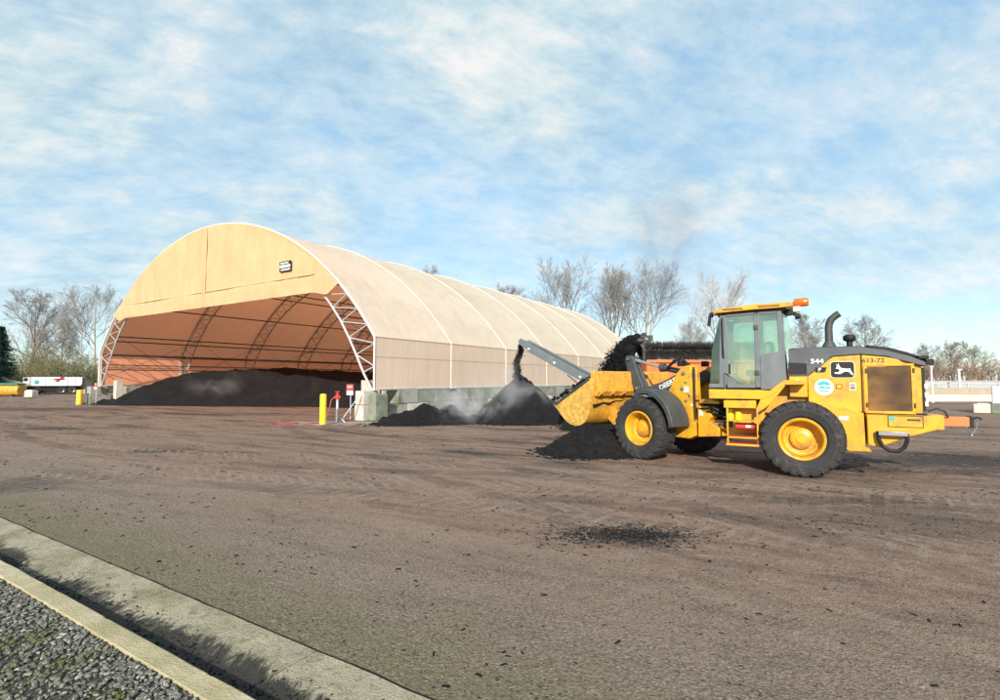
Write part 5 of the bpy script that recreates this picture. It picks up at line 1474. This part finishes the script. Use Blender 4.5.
# twiggy olive bushes at left
def bush(px, py, H, W, lab, seed, twig='twig_olive', leaf='olive_leaf', n=900, name='bush'):
    rt = random.Random(seed)
    st_, lf = MB(), MB()
    for i in range(80):
        a = rt.random()*6.283; p = Vector((math.cos(a)*W*.25*rt.random(), math.sin(a)*W*.25*rt.random(), 0))
        d_ = Vector((math.cos(a)*rt.uniform(.1, .55), math.sin(a)*rt.uniform(.1, .55), 1)).normalized()
        L_ = H*rt.uniform(.55, 1.0); pts = [p]
        for k in range(4):
            d_ = (d_ + Vector((rt.gauss(0, .12), rt.gauss(0, .12), 0))).normalized(); pts.append(pts[-1] + d_*L_/4)
        st_.tube(pts, [.05, .04, .03, .02, .01], 4, cap=False)
        for k in range(12):
            j = rt.randint(1, 3); q = pts[j].lerp(pts[j+1], rt.random())
            e_ = q + Vector((rt.gauss(0, 1), rt.gauss(0, 1), rt.uniform(.1, 1))).normalized()*H*rt.uniform(.08, .22)
            st_.tube([q, (q+e_)/2 + Vector((0, 0, .05)), e_], [.02, .014, .007], 3, cap=False)
            for m_ in range(int(n/550)+1):
                c = q.lerp(e_, rt.random()) + Vector((rt.gauss(0, .12), rt.gauss(0, .12), rt.gauss(0, .12)))
                s_ = rt.uniform(.05, .13); u = Vector((rt.gauss(0, 1), rt.gauss(0, 1), rt.gauss(0, 1))).normalized(); v = u.orthogonal().normalized()
                lf.add([c-u*s_, c-v*s_*.5, c+u*s_, c+v*s_*.5], [(0, 1, 2, 3)])
    root = empty(name, (px, py, 0)); tag(root, lab, 'bush', 'bushes at the yard edge')
    st_.build('stems', M[twig], root, recalc=False, smooth=False); lf.build('foliage', M[leaf], root, recalc=False, smooth=False)
BUSH = [
 (38, 340, 82, 7.5, 'olive twiggy bush behind the left half of the white trailer', 'olive_leaf', 1100),
 (62, 348, 80, 6.5, 'olive twiggy bush rising behind the right half of the trailer', 'olive_leaf', 900),
 (24, 352, 84, 6.0, 'thin bush at the foot of the dark fir', 'olive_leaf', 500),
 (84, 353, 80, 5.5, 'bush between the trailer and the shed, below the big bare tree', 'olive_leaf', 700),
 (102, 362, 78, 5.0, 'low bush beside the left foot of the shed', 'hedge', 900),
 (72, 370, 78, 5.0, 'dark low bush just behind the tail of the trailer', 'hedge', 1600),
 (50, 370, 79, 5.5, 'dark low bush right behind the trailer middle', 'hedge', 1600),
 (12, 370, 80, 5.0, 'low dark bush behind the green tank', 'hedge', 1600),
]
for i, (px, py, Yd, W_, lb, lf_, n_) in enumerate(BUSH):
    bush(TX(px, Yd), Yd, TH(py, Yd), W_, lb, 80+i, 'twig_olive', lf_, n_)
# dark fir at the left edge
def fir(px, py, H, W, lab, seed):
    rt = random.Random(seed); tk, cr_ = MB(), MB()
    tk.tube([(0, 0, 0), (0, 0, H*.5), (0, 0, H)], [.25, .14, .02], 8, cap=False)
    z = .06
    while z < .99:
        nb = int(10 + 8*(1-z))
        for i in range(nb):
            a = rt.random()*6.283; L_ = W*(1-z)**.85*rt.uniform(.7, 1.08) + .15
            d_ = Vector((math.cos(a), math.sin(a), 0)); pz = Vector((0, 0, z*H))
            for k in range(14):
                q = k/13; c = pz + d_*L_*q + Vector((0, 0, -.28*L_*q + .12*L_*q*q + rt.gauss(0, .05)))
                wd = (.10 + .30*L_*(1-q)*.5)
                for s_ in (-1, 1):
                    e_ = c + Vector((-d_.y, d_.x, 0))*s_*wd*rt.uniform(.6, 1.1) + d_*wd*.7 + Vector((0, 0, -wd*.35))
                    h_ = Vector((0, 0, .05)) + d_*.07
                    cr_.add([c-h_, e_, c+h_], [(0, 1, 2)])
        z += .022
    root = empty('fir_tree', (px, py, 0)); tag(root, lab, 'fir tree')
    tk.build('trunk', M['bark'], root, recalc=False); cr_.build('crown', M['fir'], root, recalc=False, smooth=False)
fir(TX(0, 66), 66, TH(326, 66), 2.7, 'dark green fir cut by the left edge of the picture', 5)
# the brown thicket beyond the right fence: one mass
th = MB(); rt = random.Random(77)
for i in range(1500):
    x = rt.uniform(48, 190); y = rt.uniform(105, 128); h_ = rt.uniform(3.0, 6.2) * (1 + .25*noise.noise(Vector((x*.08, 0, 0))))
    p = Vector((x, y, 0)); d_ = Vector((rt.gauss(0, .18), rt.gauss(0, .18), 1)).normalized(); pts = [p, p+d_*h_*.5, p+d_*h_*.8+Vector((rt.gauss(0, .2), 0, 0)), p+d_*h_]
    th.tube(pts, [.08, .06, .045, .025], 3, cap=False)
    for k in range(9):
        q = pts[1].lerp(pts[3], rt.random()); e_ = q + Vector((rt.gauss(0, .7), rt.gauss(0, .7), rt.uniform(.3, 1.4)))
        th.tube([q, e_], [.04, .02], 3, cap=False)
for i in range(900):
    x = rt.uniform(0, 62); y = rt.uniform(118, 140); h_ = rt.uniform(4, 9)
    p = Vector((x, y, 0)); d_ = Vector((rt.gauss(0, .15), rt.gauss(0, .15), 1)).normalized(); pts = [p, p+d_*h_*.6, p+d_*h_]
    th.tube(pts, [.07, .05, .025], 3, cap=False)
    for k in range(9):
        q = pts[0].lerp(pts[2], rt.uniform(.3, 1)); e_ = q + Vector((rt.gauss(0, .7), rt.gauss(0, .7), rt.uniform(.3, 1.4)))
        th.tube([q, e_], [.035, .018], 3, cap=False)
tag(th.build('thicket', M['twig_brown'], recalc=False, smooth=False), 'brown leafless thicket beyond the fence', 'thicket', kind='stuff')

# ------------------------------------------------------------------ right background: wall, fence, lamp posts, block, white tank
wr_ = empty('retaining_wall', (62, 46.5, 0)); tag(wr_, 'long low beige concrete wall below the white fence at right', 'wall')
mb = MB()
for k in range(16): mb.box((-36 + 4.5*k, 0, .30), (4.47, .6, .62))
mb.build('lower_course', M['cream'], wr_, bevel=.02, smooth=False)
mb = MB()
for k in range(16): mb.box((-36 + 4.5*k, .1, .91), (4.48, .5, .58))
M['beigewall'] = mat('beige_wall', (.36, .31, .23), .9, c2=(.29, .25, .18), scale=.8, bump=.2)
mb.build('upper_course', M['beigewall'], wr_, bevel=.02, smooth=False)
fn = empty('white_fence', (62, 52, 0)); tag(fn, 'white rail fence running behind the low beige wall', 'fence')
mb = MB(); mb.box((0, 0, 1.55), (76, .06, .16)); mb.box((0, 0, 1.25), (76, .06, .12)); mb.build('rail', M['galv'], fn)
for k in range(25):
    mb = MB(); mb.box((-37 + 3.1*k, .05, .8), (.14, .14, 1.7)); mb.build('post', M['galv'], fn)
gr = MB(); gr.box((70, 72, .9), (95, .2, 1.8))
M['greywhite'] = mat('weathered_white_panel', (.34, .35, .36), .7, c2=(.24, .25, .25), scale=.6, stretch=(1, 1, 3), c3=(.35, .33, .30), scale3=.4)
tag(gr.build('panel_fence', M['greywhite']), 'long pale panelled fence in front of the brown thicket', 'fence')
for i, (px, py, Yd, r_) in enumerate(((931.0, 366, 44.2, .075), (958.5, 369, 50.5, .11))):
    rp_ = empty('lamp_post', (TX(px, Yd), Yd, 0)); tag(rp_, ('thin white post standing just behind the loader hitch', 'white post with a flat square head left of the pale block')[i], 'lamp post', 'white posts at the right')
    h_ = TH(py, Yd)
    mb = MB(); mb.lathe([(r_*1.6, 0), (r_*1.5, .12), (r_, .16), (r_*.9, h_-.12), (0, h_-.1)], seg=12); mb.build('pole', M['white'], rp_)
    mb = MB(); mb.box((0.0 if i == 0 else .05, 0, h_-.06), (.22 if i == 0 else .42, .2, .12)); mb.build('lamp_head', M['white'], rp_, bevel=.02)
bl = MB(); bl.box((0, 0, .26), (.82, .7, .50)); bl.box((.05, 0, .53), (.6, .3, .06)); o = bl.build('concrete_block', M['cream'], bevel=.06, smooth=False); o.location = (27.9, 30.2, 0); o.rotation_euler = (0, 0, R(-38))
tag(o, 'cream concrete block lying on the asphalt at the right edge', 'concrete block')
wt_ = empty('white_container', (28.9, 29.5, 0), R(-42)); tag(wt_, 'white container on a mossy concrete base at the right edge of the picture', 'container')
mb = MB(); mb.box((0, 0, .27), (1.7, 1.1, .54)); mb.build('base', M['greenblock'], wt_, bevel=.03, smooth=False)
mb = MB(); mb.box((0, 0, 1.06), (1.6, 1.0, 1.0)); q = mb.build('body', M['trailerwhite'], wt_, bevel=.03)
mb = MB()
for x in (-.76, -.38, 0, .38, .76): mb.box((x, -.51, 1.06), (.05, .04, 1.02))
mb.build('frame_bar', M['galv'], q)

# ------------------------------------------------------------------ left background: trailer, tank, loading conveyor
tl = empty('semi_trailer', (TX(56, 70), 70.0, 0), R(38)); tag(tl, 'white dump trailer with a red arrow emblem parked before the trees', 'trailer')
mb = MB(); mb.prism([(-2.35, 1.05), (-2.35, 2.32), (2.85, 2.32), (2.85, 1.35), (2.65, 1.05)], -1.2, 1.2); bx_ = mb.build('tipper_body', M['trailerwhite'], tl, bevel=.03)
mb = MB(); mb.box((.25, 0, 2.35), (5.25, 2.46, .08)); mb.box((.25, -1.2, 1.09), (5.0, .1, .10)); mb.build('top_rail', M['soot'], bx_)
for x in (-2.0, -1.0, 1.3, 2.1):
    mb = MB(); mb.box((x, -1.22, 1.72), (.05, .05, 1.16)); mb.build('side_rib', M['trailerwhite'], bx_)
mb = MB(); mb.prism([(.0, 1.65), (.35, 1.65), (1.0, 2.30), (.65, 2.30)], -1.235, -1.21); mb.prism([(-.25, 1.90), (.05, 2.10), (1.15, 2.10), (.85, 1.90)], -1.237, -1.21); mb.build('emblem', M['maroon'], bx_)
mb = MB(); mb.lathe([(0, -1.23), (.26, -1.23), (.26, -1.21), (0, -1.21)], o=(-1.8, 0, 1.62), axis='Y', seg=20); mb.build('emblem', M['tealpaint'], bx_)
mb = MB(); mb.box((.2, 0, .88), (5.0, .9, .28)); mb.box((-.2, -1.0, .55), (4.6, .1, .75)); mb.build('chassis', M['black'], tl)
for x in (-1.75, .75, 1.85):
    for s in (-1, 1):
        mb = MB(); mb.lathe([(.25, -.14), (.5, -.15), (.52, -.1), (.52, .1), (.5, .15), (.25, .14)], o=(x, s*.98, .52), axis='Y', seg=24); q = mb.build('wheel', M['tread'], tl)
        mb = MB(); mb.lathe([(0, .02*s), (.12, .03*s), (.26, .12*s)], o=(x, s*.98, .52), axis='Y', seg=20); mb.build('rim', M['steel'], q)
mb = MB(); mb.box((-2.78, 0, 1.62), (.72, 2.3, 1.25)); q = mb.build('cab', M['white'], tl, bevel=.12, seg=3)
mb = MB(); mb.box((-2.78, 0, .75), (.72, 2.0, .5)); mb.build('cab_base', M['black'], tl, bevel=.04)
mb = MB(); mb.box((-2.85, -1.155, 1.95), (.4, .02, .4)); mb.build('window', M['black'], q)
bx2 = MB(); bx2.box((0, 0, .55), (1.5, 1.2, 1.1)); bx2.box((0, 0, 1.15), (1.6, 1.3, .1)); o = bx2.build('crate', M['beigewall'], bevel=.03, smooth=False); o.location = (TX(84.5, 72), 72, .35)
bx3 = MB(); bx3.box((0, 0, -.175), (1.3, 1.0, .35));
o.data.name = 'crate'; tag(o, 'beige crate right behind the tail of the trailer', 'crate'); o.location.z = 0.0; o.scale = (1, 1, 1.5)
bx4 = MB(); bx4.box((0, 0, .35), (.9, .8, .7)); bx4.box((0, 0, .74), (.7, .6, .1)); o = bx4.build('concrete_block', M['cream'], bevel=.05, smooth=False); o.location = (TX(36, 59), 58.6, 0); tag(o, 'cream block on the ground under the front of the trailer', 'concrete block')
tk_ = empty('storage_tank', (TX(4, 60), 60.5, 0)); tag(tk_, 'ochre round tank with a green top at the left edge of the picture', 'tank')
mb = MB(); mb.lathe([(0, -2.0), (.45, -2.0), (.62, -1.85), (.66, -1.6), (.66, 1.5), (.60, 1.75), (0, 1.8)], o=(0, 0, .72), axis='X', seg=28); mb.build('shell', M['yellow_worn'], tk_)
mb = MB(); mb.box((-.1, 0, 1.42), (3.7, 1.1, .16)); mb.tube([(-1.9, -.55, 1.55), (1.7, -.55, 1.55)], .03, 6); mb.build('top_deck', M['greentank'], tk_, bevel=.02)
mb = MB(); mb.box((-1.2, 0, .12), (.3, 1.3, .24)); mb.box((1.1, 0, .12), (.3, 1.3, .24)); mb.build('saddle', M['soot'], tk_)
lc = empty('loading_conveyor', (TX(6, 66), 66.0, 0)); tag(lc, 'long dark sloping conveyor rising to the left edge behind the tank', 'conveyor')
mb = MB()
for s in (-.4, .4): mb.prism([(-6.5, 3.9), (-6.5, 4.25), (3.2, 1.15), (3.2, .8)], s-.04, s+.04)
mb.build('side_frame', M['soot'], lc)
mb = MB(); mb.prism([(-6.5, 4.2), (-6.5, 4.26), (3.2, 1.16), (3.2, 1.1)], -.36, .36); mb.build('belt', M['beigewall'], lc)
mb = MB()
for s in (-.4, .4): mb.tube([(-3, s, 2.9), (-2.0, s, 0)], .06, 6); mb.tube([(-3, s, 2.9), (-4.2, s, 0)], .06, 6); mb.tube([(2.4, s, 1.1), (2.4, s, 0)], .06, 6)
mb.build('leg_brace', M['soot'], lc)
